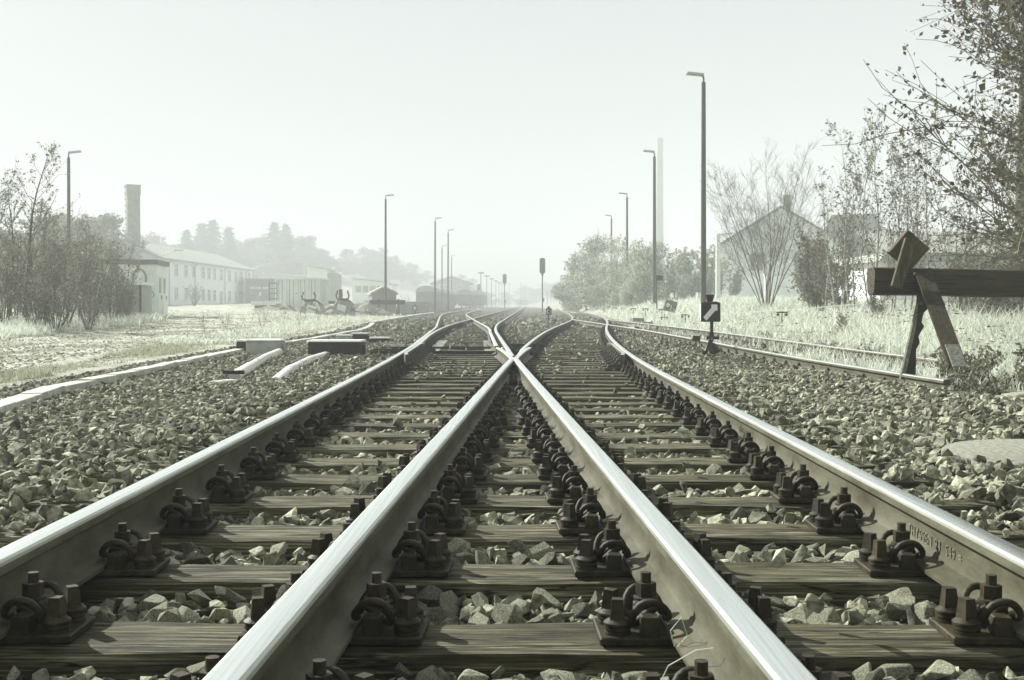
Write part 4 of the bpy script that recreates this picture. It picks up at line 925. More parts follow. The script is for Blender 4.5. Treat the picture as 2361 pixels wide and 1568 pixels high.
# small gabled hut
y = 96; x = PX(886,y); tilt_house('gabled_hut', 'little dark gabled hut behind the distant buffer beam', 'hut', x, y, R(14), 2.05, 2.4, 1.35, .5, 'board', 'roof', z0=HS+(HY-712)*y/F-.1, over=.15)
# plank wall
t = thing('plank_wall', 'grey wall of upright planks along the far left track', 'wall', (0,0,0)); pa, pb = np.array((PX(917,97),97.0)), np.array((PX(1046,160),160.0)); nP = 96; q = MB()
for i in range(nP):
    a = pa+(pb-pa)*i/nP; b = pa+(pb-pa)*(i+.93)/nP; zz = float(base(a[1]))
    if i < 60: MB().bar((a[0],a[1]+rng.uniform(-.03,.03),zz+.45),(b[0],b[1],zz+.45),.07,1.02+rng.uniform(-.04,.03)).build('plank', M['plank'], t)
    else: q.bar((a[0],a[1],zz+.45),(b[0],b[1],zz+.45),.07,1.0)
o = q.build('distant_planks', M['plank'], t); o['kind'] = 'stuff'
MB().bar((pa[0],pa[1]-.05,float(base(pa[1]))+1.0),(pb[0],pb[1]-.05,float(base(pb[1]))+1.0),.14,.1).build('capping', M['plank'], t)
# station building and wagons
y = 260; x = PX(1041,y); tilt_house('station_building', 'broad gabled building with a few white framed windows in the haze', 'building', x, y, R(3), 8.8, 12, 6.6, 1.55, 'far', 'roof', [(-2.3,5.8,.8,.8),(-.3,5.7,.8,.8),(1.85,5.7,.8,.8),(-.35,7.0,.55,.6)], z0=1.7, over=.5)
q = MB(); q.box((5.3,5,2.2),(1.7,8,5.2),top=(.9,1)); o = tag(q.build('station_annex', M['far']), 'lower annex right of the gabled station building', 'annex'); o.location = (x, y, 1.7)
def round_wagon(px, y, L, label, top):
    x = PX(px, y); z0 = float(base(y)); h = HS+(HY-top)*y/F-z0; t = thing('railway_wagon', label, 'wagon', (x, y, z0), R(-4), 'parked railway vehicles')
    n = 12; arc = [(1.45*math.cos(math.pi*i/n), h-.9+.9*math.sin(math.pi*i/n)) for i in range(n+1)]
    q = MB(); q.prism([(1.45,.9)]+arc+[(-1.45,.9)], 0, L); q.build('body', M['wagon'], t)
    q = MB(); q.box((0,L/2,.75),(2.4,L*.95,.35)); q.build('underframe', M['black'], t)
    q = MB(); q.prism([(a*1.04,b+.03) for a,b in arc], -.1, L+.1); q.build('roof', M['roof'], t)
    for yy in (1.2, L-1.2):
        for s in (-.75,.75): q = MB(); q.cyl((s-.06,yy,.45),(s+.06,yy,.45),.45,.45,14); q.build('wheel', M['black'], t)
round_wagon(982, 165, 26, 'long round roofed wagon behind the weeds left of the station', 659); round_wagon(1072, 200, 10, 'dark round roofed wagon in front of the station building', 668); round_wagon(1096, 224, 9, 'faint round roofed wagon beyond the second one', 670)
# small white buildings in the haze
def lowb(px0, px1, y, top, bot, label, m='white', slope=.12, name='shed_building'):
    xa, xb = PX(px0,y), PX(px1,y); zt = HS+(HY-top)*y/F; zb_ = HS+(HY-bot)*y/F; wd = xb-xa
    t = thing(name, label, 'building', ((xa+xb)/2, y, zb_)); h = zt-zb_
    q = MB(); q.prism([(-wd/2,0),(wd/2,0),(wd/2,h-wd*slope),(-wd/2,h)], 0, 6); q.build('wall', M[m], t)
    q = MB(); q.prism([(-wd/2-.3,h+.05+.3*slope),(wd/2+.3,h-wd*slope+.05-.3*slope),(wd/2+.3,h-wd*slope+.25-.3*slope),(-wd/2-.3,h+.25+.3*slope)], -.4, 6.4); q.build('roof', M['topw'], t); return t, wd, h
t, wd, h = lowb(708, 755, 150, 613, 700, 'white building with a sloping roof rising behind the container', slope=.18); MB().box((wd/2+.5,3,h*.42),(1.0,5.8,h*.8)).build('side_wing', M['far'], t)
t, wd, h = lowb(812, 884, 165, 643, 705, 'low white building with wide glazing left of the little hut', slope=.10)
for i in range(4): f = MB().box((-wd/2+.9+i*1.05,-.02,h*.62),(.9,.06,1.0)).build('window', M['frame'], t); MB().box((-wd/2+.9+i*1.05,-.055,h*.62),(.8,.02,.9)).build('pane', M['far'], f)
lowb(640, 706, 160, 636, 702, 'faint low building with a shallow roof behind the container top', slope=.05); lowb(872, 905, 175, 655, 705, 'small faint white shed behind the little hut', slope=.05)
t, wd, h = lowb(1190, 1218, 380, 691, 703, 'tiny pale cabin at the end of the tracks', 'far', .02)
# right: hazy house behind the bare tree, low white shed behind the birches, factory chimney
y = 95; x = PX(1800,y); t = tilt_house('gabled_house', 'big hazy house with a stepped gable roof behind the bare tree', 'house', x, y, R(-16), 10.2, 9, 5.0, 3.1, 'white', 'roof', [(-2,3.6,1,1.4),(1.6,3.6,1,1.4)], z0=zg(x,y)-.2, over=.4)
MB().box((.4,1.5,8.6),(.6,.6,1.4)).build('chimney', M['brick'], t)
q = MB(); q.box((5.6,6,2.6),(5,7,5.6)); q.build('rear_wing', M['far'], t); MB().prism([(3.2,5.4),(8.4,5.4),(7.6,7.6),(4.0,7.6)], 2.2, 9.8).build('roof', M['roof'], t)
y = 48; xa, xb = PX(2025,y), PX(2480,y); z0 = zg(xa,y)-.2; t = thing('white_shed', 'long low white shed with a grey roof behind the buffer stop', 'shed', ((xa+xb)/2, y, z0), R(3)); wd = xb-xa
q = MB(); q.box((0,3,.9),(wd,6,2.2)); q.build('wall', M['white'], t); q = MB(); q.prism([(-wd/2-.3,2.0),(wd/2+.3,2.0),(wd/2+.1,2.35),(-wd/2,2.35)], -.6, 6); q.build('roof', M['roof'], t)
q = MB(); q.add([(-wd/2-.2,-.5,2.36),(wd/2+.2,-.5,2.36),(wd/2,3,3.5),(-wd/2,3,3.5)], [(0,1,2,3)]); q.add([(-wd/2-.2,-.5,2.30),(wd/2+.2,-.5,2.30),(wd/2,3,3.44),(-wd/2,3,3.44)], [(3,2,1,0)]); q.build('roof_slope', M['far'], t)
y = 60; t = thing('white_wall', 'low white wall in the grass behind the bare tree and birches', 'wall', (PX(1885,y), y, zg(PX(1885,y),y)-.2)); MB().box((0,0,.75),(5.6,.25,1.7)).build('panel', M['white'], t); MB().box((0,0,1.63),(5.7,.34,.08)).build('coping', M['topw'], t)
y = 62; x = PX(1655,y); t = thing('white_post', 'tall pale concrete post between the hedge and the bare tree', 'post', (x,y,zg(x,y)-.2)); h = HS+(HY-540)*y/F-zg(x,y)+.2; MB().box((0,0,h/2),(.22,.2,h)).build('shaft', M['topw'], t); MB().bar((0,0,h-.03),(1.6,3,h+.28),.08,.08).build('arm', M['topw'], t)
y = 290; x = PX(1520,y); z0 = zg(x,y)-1; h = HS+(HY-325)*y/F-z0; t = thing('factory_chimney', 'very tall pale factory chimney fading into the sky', 'chimney', (x,y,z0)); MB().cyl((0,0,0),(0,0,h),1.15,.84,20).build('shaft', M['roof'], t, smooth=50); MB().cyl((0,0,h),(0,0,h+.5),.9,.9,20).build('rim', M['far'], t, smooth=50)

# ------------------------------------------------------------------ scrap yard things
def grab(px, y, label, sc_=1, rz=0, mirror=1):
    x = PX(px, y); t = thing('excavator_grab', label, 'excavator grab', (x, y, HS+(HY-724)*y/F-.1), rz, 'excavator grabs in the scrap'); m = mirror
    q = MB(); n = 8; prof = [(-.75,0),(.75,0),(.55,.55),(.22,.95),(-.22,.95),(-.55,.55)]
    q.prism(prof, -.5, .5); o = q.build('bucket_shell', M['scrap'], t, bevel=.05)
    q = MB(); q.box((m*.15,-.52,.42),(.62,.05,.55),rot=(0,m*.25,0)); q.build('side_plate', M['cont'], t)
    q = MB(); q.box((0,0,1.02),(.6,.4,.2)); q.build('head_block', M['iron'], t, bevel=.03)
    for s in (-1, 1):
        q = MB(); q.tube([(s*.12,0,1.05),(s*.42,0,1.12),(s*.45,0,1.38),(s*.36,0,1.5),(s*.40,0,1.62)], .06, 6); q.build('hook_arm', M['iron'], t)
    for k_ in range(3):
        q = MB(); q.tube([(.15-.1*k_,-.2,1.05),(m*(.5+.08*k_),-.25,1.05-.05*k_),(m*(.75+.1*k_),-.3,.7),(m*(.85+.1*k_),-.35,.25)], .028, 5); q.build('hose', M['iron'], t)
    t.scale = (sc_,)*3; return t
grab(712, 72, 'rusty excavator grab with curved hook arms in front of the container', .92, .2, 1); grab(790, 74, 'rusty round excavator grab with two raised hooks, right of the container', 1.0, -.3, 1)
for i, (px, y, a, L) in enumerate([(735,70,.5,1.6),(748,71,-.6,1.4),(640,76,.3,1.1),(662,75,-.2,1.0),(826,76,.25,1.3),(860,78,-.4,1.6),(870,77,.5,1.5),(672,74,.9,.8)]):
    x = PX(px, y); q = MB(); q.box((0,0,.06),(L,.22,.09)); o = tag(q.build('scrap_beam', M['scrap']), ['grey beam slanting from the first grab','second slanting beam beside the first grab','short beam lying by the flatbed','pale beam at the foot of the container','beam right of the round grab','dark timber on the heap under the hut','pale timber on the heap under the hut','tilted offcut beside the first grab'][i], 'beam', 'loose beams in the scrap'); o.location = (x, y, Hf(x,y)+.12+.05*(i%3)); o.rotation_euler = (0, a*.6, a)
t = thing('log_stack', 'short stack of dark logs beside the container', 'logs', (PX(908,1)*80, 80, 0)); t.location = (PX(770,80), 80, Hf(PX(770,80),80)+.55)
for i in range(4): MB().cyl((.18*i-.3,0,.12),(.18*i-.3,1.0,.12),.095,.095,10).build('log', M['iron'], t)
q = MB(); q.box((0,0,.5),(.22,.3,1.2)); o = tag(q.build('iron_post', M['iron']), 'short dark iron post standing behind the rubble heap', 'post'); o.location = (PX(786,82),82,Hf(PX(786,82),82)+.5)
def heap(px, y, wx, dy, h, label, seed):
    x = PX(px, y); n = 22; V = []
    for i in range(n+1):
        for j in range(n+1):
            u, v = i/n*2-1, j/n*2-1; r = math.hypot(u, v); e = mnoise.noise((u*3, v*3, seed)); z = h*max(0, 1-r)**.8*(1+.5*e)+.06*mnoise.noise((u*14, v*14, seed))
            V.append((x+u*wx, y+v*dy, Hf(x+u*wx, y+v*dy)-.06+z))
    i = (np.arange(n)[:,None]*(n+1)+np.arange(n)[None,:]).ravel()
    tag(link('rubble_heap', np_mesh('rubble_heap', np.array(V), np.stack([i, i+n+1, i+n+2, i+1], 1), [M['rubble']])), label, 'heap', 'rubble heaps')
heap(838, 80, 2.2, 2.5, .95, 'low rubble heap right of the round grab', 3); heap(765, 74, 1.6, 1.4, .6, 'rubble heap between the two grabs', 7); heap(640, 80, 2.0, 1.5, .5, 'overgrown heap left of the container', 11)

# ------------------------------------------------------------------ vegetation
def tubes_np(S, n):
    """S (m,8): start, end, r0, r1 -> frusta"""
    S = np.asarray(S, float); p0, p1, r0, r1 = S[:,:3], S[:,3:6], S[:,6], S[:,7]; d = p1-p0; d /= np.linalg.norm(d,axis=1)[:,None]+1e-9
    ref = np.where(np.abs(d[:,2:3]) > .9, np.array([[1.,0,0]]), np.array([[0,0,1.]])); a = np.cross(d, ref); a /= np.linalg.norm(a,axis=1)[:,None]; b = np.cross(d, a)
    th = np.arange(n)*2*math.pi/n; c = np.cos(th)[None,:,None]*a[:,None,:]+np.sin(th)[None,:,None]*b[:,None,:]
    V = np.concatenate([p0[:,None]+c*r0[:,None,None], p1[:,None]+c*r1[:,None,None]], 1).reshape(-1,3)
    j = np.arange(n); q = np.stack([j, (j+1)%n, n+(j+1)%n, n+j], -1); Fq = (q[None]+(np.arange(len(S))*2*n)[:,None,None]).reshape(-1,4); return V, Fq
def leaves_np(P, size, rg, flat=.3, asp=.6):
    n = len(P); u = rg.normal(size=(n,3)); u[:,2] -= .35; u /= np.linalg.norm(u,axis=1)[:,None]; v = rg.normal(size=(n,3)); v -= u*(u*v).sum(1)[:,None]; v /= np.linalg.norm(v,axis=1)[:,None]
    s = size*np.exp(rg.normal(0,.3,n)); s = s[:,None]; w_ = np.cross(u, v)
    V = np.stack([P, P+u*s*.5+v*s*asp*.5+w_*s*.08, P+u*s, P+u*s*.5-v*s*asp*.5+w_*s*.08], 1).reshape(-1,3)
    return V, np.arange(4*n).reshape(-1,4)
def grow(rg, h, stems=1, spread=.1, r=.05, sides=14, side_len=.35, side_ang=50, sub=4, up=.35, leaves=3, first=.2, twig=2, wig=.06, lean=(0,0), dome=False):
    """woody skeleton: returns stem segments, branch segments, leaf points"""
    A = []; B = []; Lf = []
    def limb(p, d, L_, r0, n, out, wg, upw, r_end=.35):
        pts = [p.copy()]
        for i in range(n):
            d = d + rg.normal(0, wg, 3) + np.array([0,0,upw/n]); d /= np.linalg.norm(d); q = p + d*L_/n
            out.append((*p, *q, r0*(1-(1-r_end)*i/n), r0*(1-(1-r_end)*(i+1)/n))); p = q; pts.append(p.copy())
        return np.array(pts), d
    for s_ in range(stems):
        a = rg.uniform(0, 2*math.pi) if stems > 2 else rg.uniform(0,6.28); sp_ = spread*rg.uniform(.4,1.2) if not dome else spread*((s_+.5)/stems)**.6*1.25; a = a if not dome else s_*2.4+rg.uniform(-.3,.3)
        d = np.array([math.cos(a)*sp_+lean[0], math.sin(a)*sp_+lean[1], 1.0]); d /= np.linalg.norm(d); hh = (h*rg.uniform(.75,1) if stems > 1 else h) if not dome else h*(1-.20*(s_/stems)**1.5)*rg.uniform(.92,1.04)
        p0 = np.array([math.cos(a)*r*2.2*(stems > 1), math.sin(a)*r*2.2*(stems > 1), -.1])
        pts, _ = limb(p0, d, hh, r*rg.uniform(.75,1.1), 9, A, wig, .1, .12)
        for k_ in range(sides):
            t = first + (1-first)*(k_+rg.uniform(0,.9))/sides; f = t*9; i = min(8, int(f)); p = pts[i]+(pts[i+1]-pts[i])*(f-i); ax = pts[i+1]-pts[i]; ax = ax/np.linalg.norm(ax)
            az = rg.uniform(0, 2*math.pi); o_ = np.array([math.cos(az), math.sin(az), 0]); an = R(side_ang*rg.uniform(.7,1.2)); d = ax*math.cos(an)+o_*math.sin(an); d /= np.linalg.norm(d)
            L_ = hh*side_len*(1-.72*t)*rg.uniform(.6,1.25); rr = r*(1-.85*t)*.42
            bp, _ = limb(p, d, L_, max(rr,.004), 4, B, wig*2, up, .3)
            for j in range(sub):
                g = rg.uniform(.25,1)*4; i2 = min(3, int(g)); p2 = bp[i2]+(bp[i2+1]-bp[i2])*(g-i2); d2 = (bp[i2+1]-bp[i2]); d2 = d2/np.linalg.norm(d2)+rg.normal(0,.55,3)+np.array([0,0,up*.6]); d2 /= np.linalg.norm(d2)
                tp_, _ = limb(p2, d2, L_*rg.uniform(.25,.5), max(rr*.4,.0028), twig, B, wig*3, up*.6, .4)
                for m_ in range(leaves): w2 = rg.uniform(.15,1); i3 = min(twig-1, int(w2*twig)); Lf.append(tp_[i3]+(tp_[i3+1]-tp_[i3])*(w2*twig-i3)+rg.normal(0,.03,3))
            for m_ in range(leaves): i3 = rg.integers(1,4); Lf.append(bp[i3]+(bp[i3+1]-bp[i3])*rg.uniform()+rg.normal(0,.03,3))
    return np.array(A), np.array(B), np.array(Lf).reshape(-1,3)
def tree_proto(seed, bark='bark', twigm='twig', leaf='leafm', lsize=.07, name='young_tree', cat='tree', thin=1.0, **kw):
    rg = np.random.default_rng(seed); A, B, Lf = grow(rg, **kw); V, Fq = tubes_np(A, 6); tm = np_mesh('trunk', V, Fq, [M[bark]], smooth=True)
    B[:,6:] = np.maximum(B[:,6:]*thin, .003); V, Fq = tubes_np(B, 3); mi = np.zeros(len(Fq), int); tone = np.full(len(V), .5)
    if len(Lf):
        lv, lf = leaves_np(Lf, lsize, rg); Fq = np.concatenate([Fq, lf+len(V)]); mi = np.concatenate([mi, np.ones(len(lf), int)]); tone = np.concatenate([tone, np.repeat(rg.uniform(0,1,len(Lf)),4)]); V = np.concatenate([V, lv])
    cm = np_mesh('crown', V, Fq, [M[twigm], M[leaf]], tone, mi); return (name, cat, tm, cm)
def plant(pr, px, y, label, group=None, s=1.0, rz=None, x=None, dz=0, name=None):
    nm, cat, tm, cm = pr; x = PX(px, y) if x is None else x
    t = thing(name or nm, label, cat, (x, y, zg(x,y)-.03+dz), rng.uniform(0,6.28) if rz is None else rz, group); t.scale = (s,s,s)
    link('trunk', tm, t); link('crown', cm, t); return t
# young trees and thickets on the left
LA = [tree_proto(10+i, h=5.0, stems=1, r=.06, sides=32, side_len=.40, side_ang=44, sub=6, leaves=4, first=.12, lsize=.062, leaf='leafm', up=.45) for i in range(3)]
LB = [tree_proto(20+i, h=3.2, stems=10, spread=.42, r=.026, sides=12, side_len=.42, side_ang=44, sub=5, leaves=4, first=.10, lsize=.06, leaf='leafm', up=.4, name='leafy_shrub', cat='shrub') for i in range(3)]
LC = [tree_proto(30+i, h=1.9, stems=22, spread=.42, r=.013, sides=4, side_len=.3, side_ang=30, sub=3, leaves=2, first=.3, lsize=.06, leaf='leafm', up=.4, name='bare_shrub', cat='shrub') for i in range(2)]
gl = 'thicket of young trees at the left'
for i, (px, y, s, lab) in enumerate([(18,34,.88,'thin young tree nearest the left edge'),(62,33,1.06,'tall young tree whose bare tip stands above the left thicket'),(-25,33,.95,'young tree cut by the left edge'),(112,38,.80,'young tree left of the far left lamp mast'),(182,40,.74,'young tree right of the far left lamp mast'),(238,44,.62,'short young tree in front of the low hut'),(-60,36,1.0,'young tree just outside the left edge')]):
    plant(LA[i%3], px, y, lab, gl, s)
for i, (px, y, s, lab) in enumerate([(5,31,.95,'leafy shrub at the foot of the thin trees on the left edge'),(92,32,.85,'leafy shrub under the tall young tree'),(150,36,.95,'leafy shrub in front of the far left lamp mast'),(205,38,1.0,'leafy shrub in the middle of the thicket'),(255,42,.95,'leafy shrub before the painted cabin'),(292,43,.62,'small leafy shrub hanging over the low hut roof'),(40,38,1.1,'tall leafy shrub behind the thin trees'),(120,42,1.25,'tall leafy shrub at the back of the thicket'),(215,46,1.15,'leafy shrub behind the low hut')]):
    plant(LB[i%3], px, y, lab, gl, s)
for i, (px, y, s, lab) in enumerate([(128,30,1.0,'bundle of bare upright shoots in front of the thicket'),(95,30.5,.8,'low bare shrub left of the upright shoots'),(278,41,.5,'low dark shrub in the grass before the low hut'),(205,34,.7,'bare shrub in the pale grass of the thicket')]):
    plant(LC[i%2], px, y, lab, gl, s)
# broad hazy trees and conifers behind
def cloud_proto(seed, w, h, n, size, leaf, lobes=14, twigs=60, name='broadleaf_tree', cat='tree', z0=.12, taper=.6):
    rg = np.random.default_rng(seed); c = []; r_ = []
    for i in range(lobes):
        z = rg.uniform(z0,.92); rad = (1-abs(z-.45)**1.5*1.9)*.5*w; a = rg.uniform(0,6.28); q_ = rg.uniform(.2,.85)**.7
        c.append((math.cos(a)*rad*q_, math.sin(a)*rad*q_, z*h)); r_.append(rg.uniform(.10,.20)*min(w,h)*(1.15-taper*z))
    c = np.array(c); r_ = np.array(r_); k_ = rg.choice(lobes, n, p=r_**2/(r_**2).sum()); u = rg.normal(size=(n,3)); u /= np.linalg.norm(u,axis=1)[:,None]
    P = c[k_]+u*(r_[k_]*rg.uniform(.35,1.12,n)**.6)[:,None]*np.array([1,1,.85]); P = P[P[:,2] > .02*h]
    S = [(0,0,-.2,.0,0,h*.55,.035*h*.6,.02*h*.5)]
    B = [(0,0,h*rg.uniform(.08,.4),*(c[i]),.012*h*.5,.004*h*.5) for i in range(lobes)]
    for i in range(twigs):
        p = P[rg.integers(len(P))]; d = p-np.array([0,0,h*.35]); d /= np.linalg.norm(d)+1e-6; d[2] += .5; B.append((*p, *(p+d*h*rg.uniform(.04,.12)), .004*h*.4, .002*h*.3))
    V, Fq = tubes_np(S, 6); tm = np_mesh('trunk', V, Fq, [M['bark']]); V, Fq = tubes_np(B, 3); lv, lf = leaves_np(P, size, rg); mi = np.concatenate([np.zeros(len(Fq),int), np.ones(len(lf),int)])
    tone = np.concatenate([np.full(len(V),.5), np.repeat((rg.uniform(0,1,lobes)[k_[:len(P)]]*.5+rg.uniform(0,.5,len(P))),4)]); cm = np_mesh('crown', np.concatenate([V,lv]), np.concatenate([Fq,lf+len(V)]), [M['twig'],M[leaf]], tone, mi)
    return (name, cat, tm, cm)
CL = [cloud_proto(40+i, 9, 11, 6500, .36, 'leafm', 34, 160) for i in range(4)]
def conifer(seed):
    rg = np.random.default_rng(seed); h = 14.0; P = []
    for i in range(26):
        z = h*(.12+.88*(i/26)); rad = 2.9*(1-z/h)**.85+.15
        for a in rg.uniform(0,6.28,13):
            for u in rg.uniform(.15,1,7): P.append((math.cos(a)*rad*u, math.sin(a)*rad*u, z-.35*rad*u+.1*rg.normal()))
    P = np.array(P); V, Fq = tubes_np([(0,0,-.3,0,0,h,.2,.02)], 6); lv, lf = leaves_np(P, .55, rg, asp=.4)
    return ('conifer','tree', np_mesh('trunk', V, Fq, [M['bark']]), np_mesh('crown', lv, lf, [M['needle']], np.repeat(rg.uniform(0,1,len(P)),4)))
CO = [conifer(60), conifer(61)]
gf = 'hazy trees on the wooded slope behind the yard'
def far_tree(pr, px, y, top, h0, lab, grp=gf, wide=1.0):
    x = PX(px, y); z = zg(x,y); s = max(.2, (HS+(HY-top)*y/F - z)/h0); t = plant(pr, px, y, lab, grp, s); t.scale = (s*wide, s*wide, s); return t
k_ = 0; cnt = {}
for (px, y, top, wd) in sorted([(-40,110,545,1.2),(15,95,520,1.0),(70,100,500,1.1),(120,92,478,1.1),(180,98,470,1.1),(232,104,485,1.1),(275,112,505,.9),(345,190,532,1.1),(385,205,548,1.1),(420,210,560,1.2),(470,230,540,1.1),(545,225,548,1.2),(585,215,545,1.2),(625,230,532,1.2),(672,225,530,1.2),(708,215,540,1.1),(745,222,570,1.0),(655,190,575,1.2),(560,200,585,1.3),(720,180,602,1.1),(800,240,572,1.2),(838,245,562,1.2),(872,250,566,1.2),(910,262,588,1.1),(945,270,600,1.1),(780,235,595,1.2),(860,235,600,1.3),(985,300,622,1.3),(1055,290,628,1.2),(1085,300,640,1.2)]):
    lab = ('soft grey tree in the haze behind the left thicket' if px < 300 else 'soft grey tree on the wooded slope above the long building' if px < 640 else 'soft grey tree on the wooded slope behind the container' if px < 770 else 'soft grey tree in the haze left of the masts')
    l0 = lab; cnt[lab] = cnt.get(lab, -1)+1; lab = ORD[cnt[lab]]+' '+lab+', counted from the left'
    far_tree(CL[k_%4], px, y*(1.45 if px > 300 else 1.2), top, 11.2, lab, gf, wd*1.15); k_ += 1
    if px > 300:
        cnt[l0] += 1; far_tree(CL[(k_+1)%4], px+17, y*1.4, top+26, 11.2, ORD[cnt[l0]]+' '+l0+', counted from the left', gf, wd*1.5)
for px, y, top, lab in [(432,215,530,'small hazy conifer left of the conifer pair'),(467,222,514,'hazy conifer, left one of the pair above the long building'),(492,218,507,'tallest hazy conifer, right one of the pair above the long building'),(528,222,523,'hazy conifer alone right of the pair'),(634,225,512,'hazy conifer tip above the slope left of the container'),(660,228,517,'hazy conifer tip right of the other tip above the container')]:
    far_tree(CO[k_%2], px, y*1.35, top, 14, lab, 'hazy conifers', 1.7); k_ += 1
for i, (px, y, top, wd) in enumerate([(1125,430,668,1.6),(1165,480,672,1.8),(1215,520,655,2.2),(1262,480,650,2.2),(1300,420,640,2.0),(1330,330,632,1.6)]):
    far_tree(CL[i%4], px, y, top, 11.2, ORD[i]+' faint tree mass in the haze where the tracks vanish, from the left', 'faint trees at the end of the tracks', wd)
# dense bushes right of the tracks
BU = [cloud_proto(70+i, 6.5, 5.2, 9000, .15, 'leafl', 30, 160, 'dense_bush', 'bush', .08, .35) for i in range(3)]
for i, (px, y, top, wd, lab) in enumerate([(1352,112,572,1.0,'dense pale bush at the left end of the right bushes'),(1395,104,540,1.0,'tall dense bush hiding the foot of the slim mast'),(1440,84,560,.85,'dense bush in front of the two slimmer masts'),(1490,80,548,.85,'dense darker bush left of the flag sign mast'),(1405,88,612,.85,'low rounded bush in front of the tall pale one'),(1340,125,610,.9,'small bush furthest along the right bank'),(1455,78,640,.7,'low bush at the foot of the masts')]):
    far_tree(BU[i%3], px, y, top, 5.3, lab, 'bushes on the right bank', wd)
BI = [tree_proto(80+i, h=6.0, stems=2, spread=.08, r=.05, sides=24, side_len=.30, side_ang=34, sub=5, leaves=4, first=.15, lsize=.075, leaf='leafm', bark='birch', up=.35, name='birch', cat='tree') for i in range(3)]
far_tree(BI[0], 1376, 120, 515, 6, 'wispy birch rising behind the tall dense bush', None, 1.2)
SC = [tree_proto(90+i, h=4.0, stems=12, spread=.22, r=.03, sides=12, side_len=.30, side_ang=36, sub=4, leaves=5, first=.12, lsize=.11, leaf='leafl', bark='birch', up=.45, thin=1.6, name='scrub_tree', cat='tree') for i in range(2)]
for i, (px, y, top, lab) in enumerate([(1535,84,590,'scrubby sapling clump right of the second mast'),(1560,80,565,'scrubby sapling clump left of the tallest mast'),(1592,76,575,'scrubby sapling clump beside the tallest mast'),(1618,82,560,'scrubby sapling clump behind the tallest mast'),(1650,86,590,'scrubby sapling clump behind the white post'),(1690,80,610,'scrubby sapling clump behind the bare tree, left part'),(1575,72,628,'low sapling clump in front of the right scrub'),(1628,70,620,'low sapling clump left of the white post')]):
    far_tree(SC[i%2], px, y, top, 4, lab, 'sapling scrub on the right bank', 1.1)
# big bare tree
BT = tree_proto(101, h=6.4, stems=13, spread=.50, r=.027, sides=30, side_len=.36, side_ang=42, sub=10, leaves=0, first=.24, up=.26, wig=.05, thin=.8, dome=True, name='bare_tree', twig=3)
t = plant(BT, 1768, 44, 'large bare many stemmed tree in front of the hazy house', None, .98, .4)
# birches and leafy trees at the right
gb = 'young birches behind the buffer stop'
BK = [tree_proto(110+i, h=6.0, stems=2, spread=.07, r=.036, sides=26, side_len=.30, side_ang=38, sub=5, leaves=3, first=.12, lsize=.068, leaf='leafm', bark='birch', up=.4, name='birch', cat='tree') for i in range(3)]
for i, (px, y, s, lab) in enumerate([(1905,34,.62,'short leafy birch at the left end of the birch row'),(1935,32,.80,'birch right of the bare tree'),(1968,31,.92,'slim birch left of the tallest ones'),(2012,30,1.02,'tallest slim birch left of the buffer stop board'),(2050,29,.86,'birch directly behind the buffer stop board'),(2088,30,.98,'slim birch right behind the tilted board'),(2135,28,.86,'birch above the buffer stop strut'),(2190,27,.80,'birch behind the buffer beam'),(2250,27,.74,'leafy birch under the big tree branches'),(2310,25,.74,'leafy birch left of the right edge pole')]):
    plant(BK[i%3], px, y, lab, gb, s)
LS = [tree_proto(120+i, h=2.4, stems=10, spread=.3, r=.02, sides=10, side_len=.40, side_ang=44, sub=4, leaves=5, first=.06, lsize=.075, leaf='leafm', up=.3, name='leafy_shrub', cat='shrub') for i in range(2)]
for i, (px, y, s, lab) in enumerate([(1895,36,1.25,'dark leafy shrub beside the hazy house'),(1870,40,1.0,'dark leafy shrub at the right foot of the bare tree'),(1950,34,.8,'leafy shrub at the foot of the birches'),(2025,26,.35,'low leafy clump in the grass left of the buffer stop'),(1945,24,.22,'low leafy clump in the pale grass'),(2285,22,.6,'leafy shrub behind the buffer beam'),(2215,30,.9,'leafy shrub among the birches'),(2330,24,.8,'leafy shrub at the foot of the right edge pole')]):
    plant(LS[i%2], px, y, lab, 'leafy shrubs at the right', s)
BIG = tree_proto(131, h=7.6, stems=3, spread=.12, r=.07, sides=46, side_len=.45, side_ang=60, sub=15, leaves=9, first=.10, lsize=.062, thin=.75, leaf='leafd', up=.08, twig=3, wig=.07, name='large_leafy_tree')
plant(BIG, 0, 14.5, 'large dark leafy tree reaching in from the right edge', None, 1.1, 1.2, x=7.65)
plant(BIG, 0, 19, 'second dark leafy tree at the right edge behind the large one', None, .9, 4.0, x=9.6)
# brambles at the buffer stop
BR = [tree_proto(140+i, h=.55, stems=16, spread=.9, r=.006, sides=5, side_len=.4, side_ang=45, sub=3, leaves=5, first=.1, lsize=.042, leaf='leafm', up=.1, name='bramble', cat='shrub') for i in range(2)]
for i, (x, y, s, lab) in enumerate([(4.25,9.0,.8,'bramble clump at the right edge beside the buffer strut'),(4.55,9.5,1.0,'bramble clump behind the buffer strut'),(3.85,9.45,.65,'creeper climbing the foot of the buffer strut'),(5.1,10.2,1.1,'bramble clump under the buffer beam'),(4.6,11.5,1.0,'bramble clump in the grass right of the buffer leg'),(3.95,11.4,.45,'low bramble beside the buffer leg')]):
    plant(BR[i%2], 0, y, lab, 'brambles at the buffer stop', s, x=x)
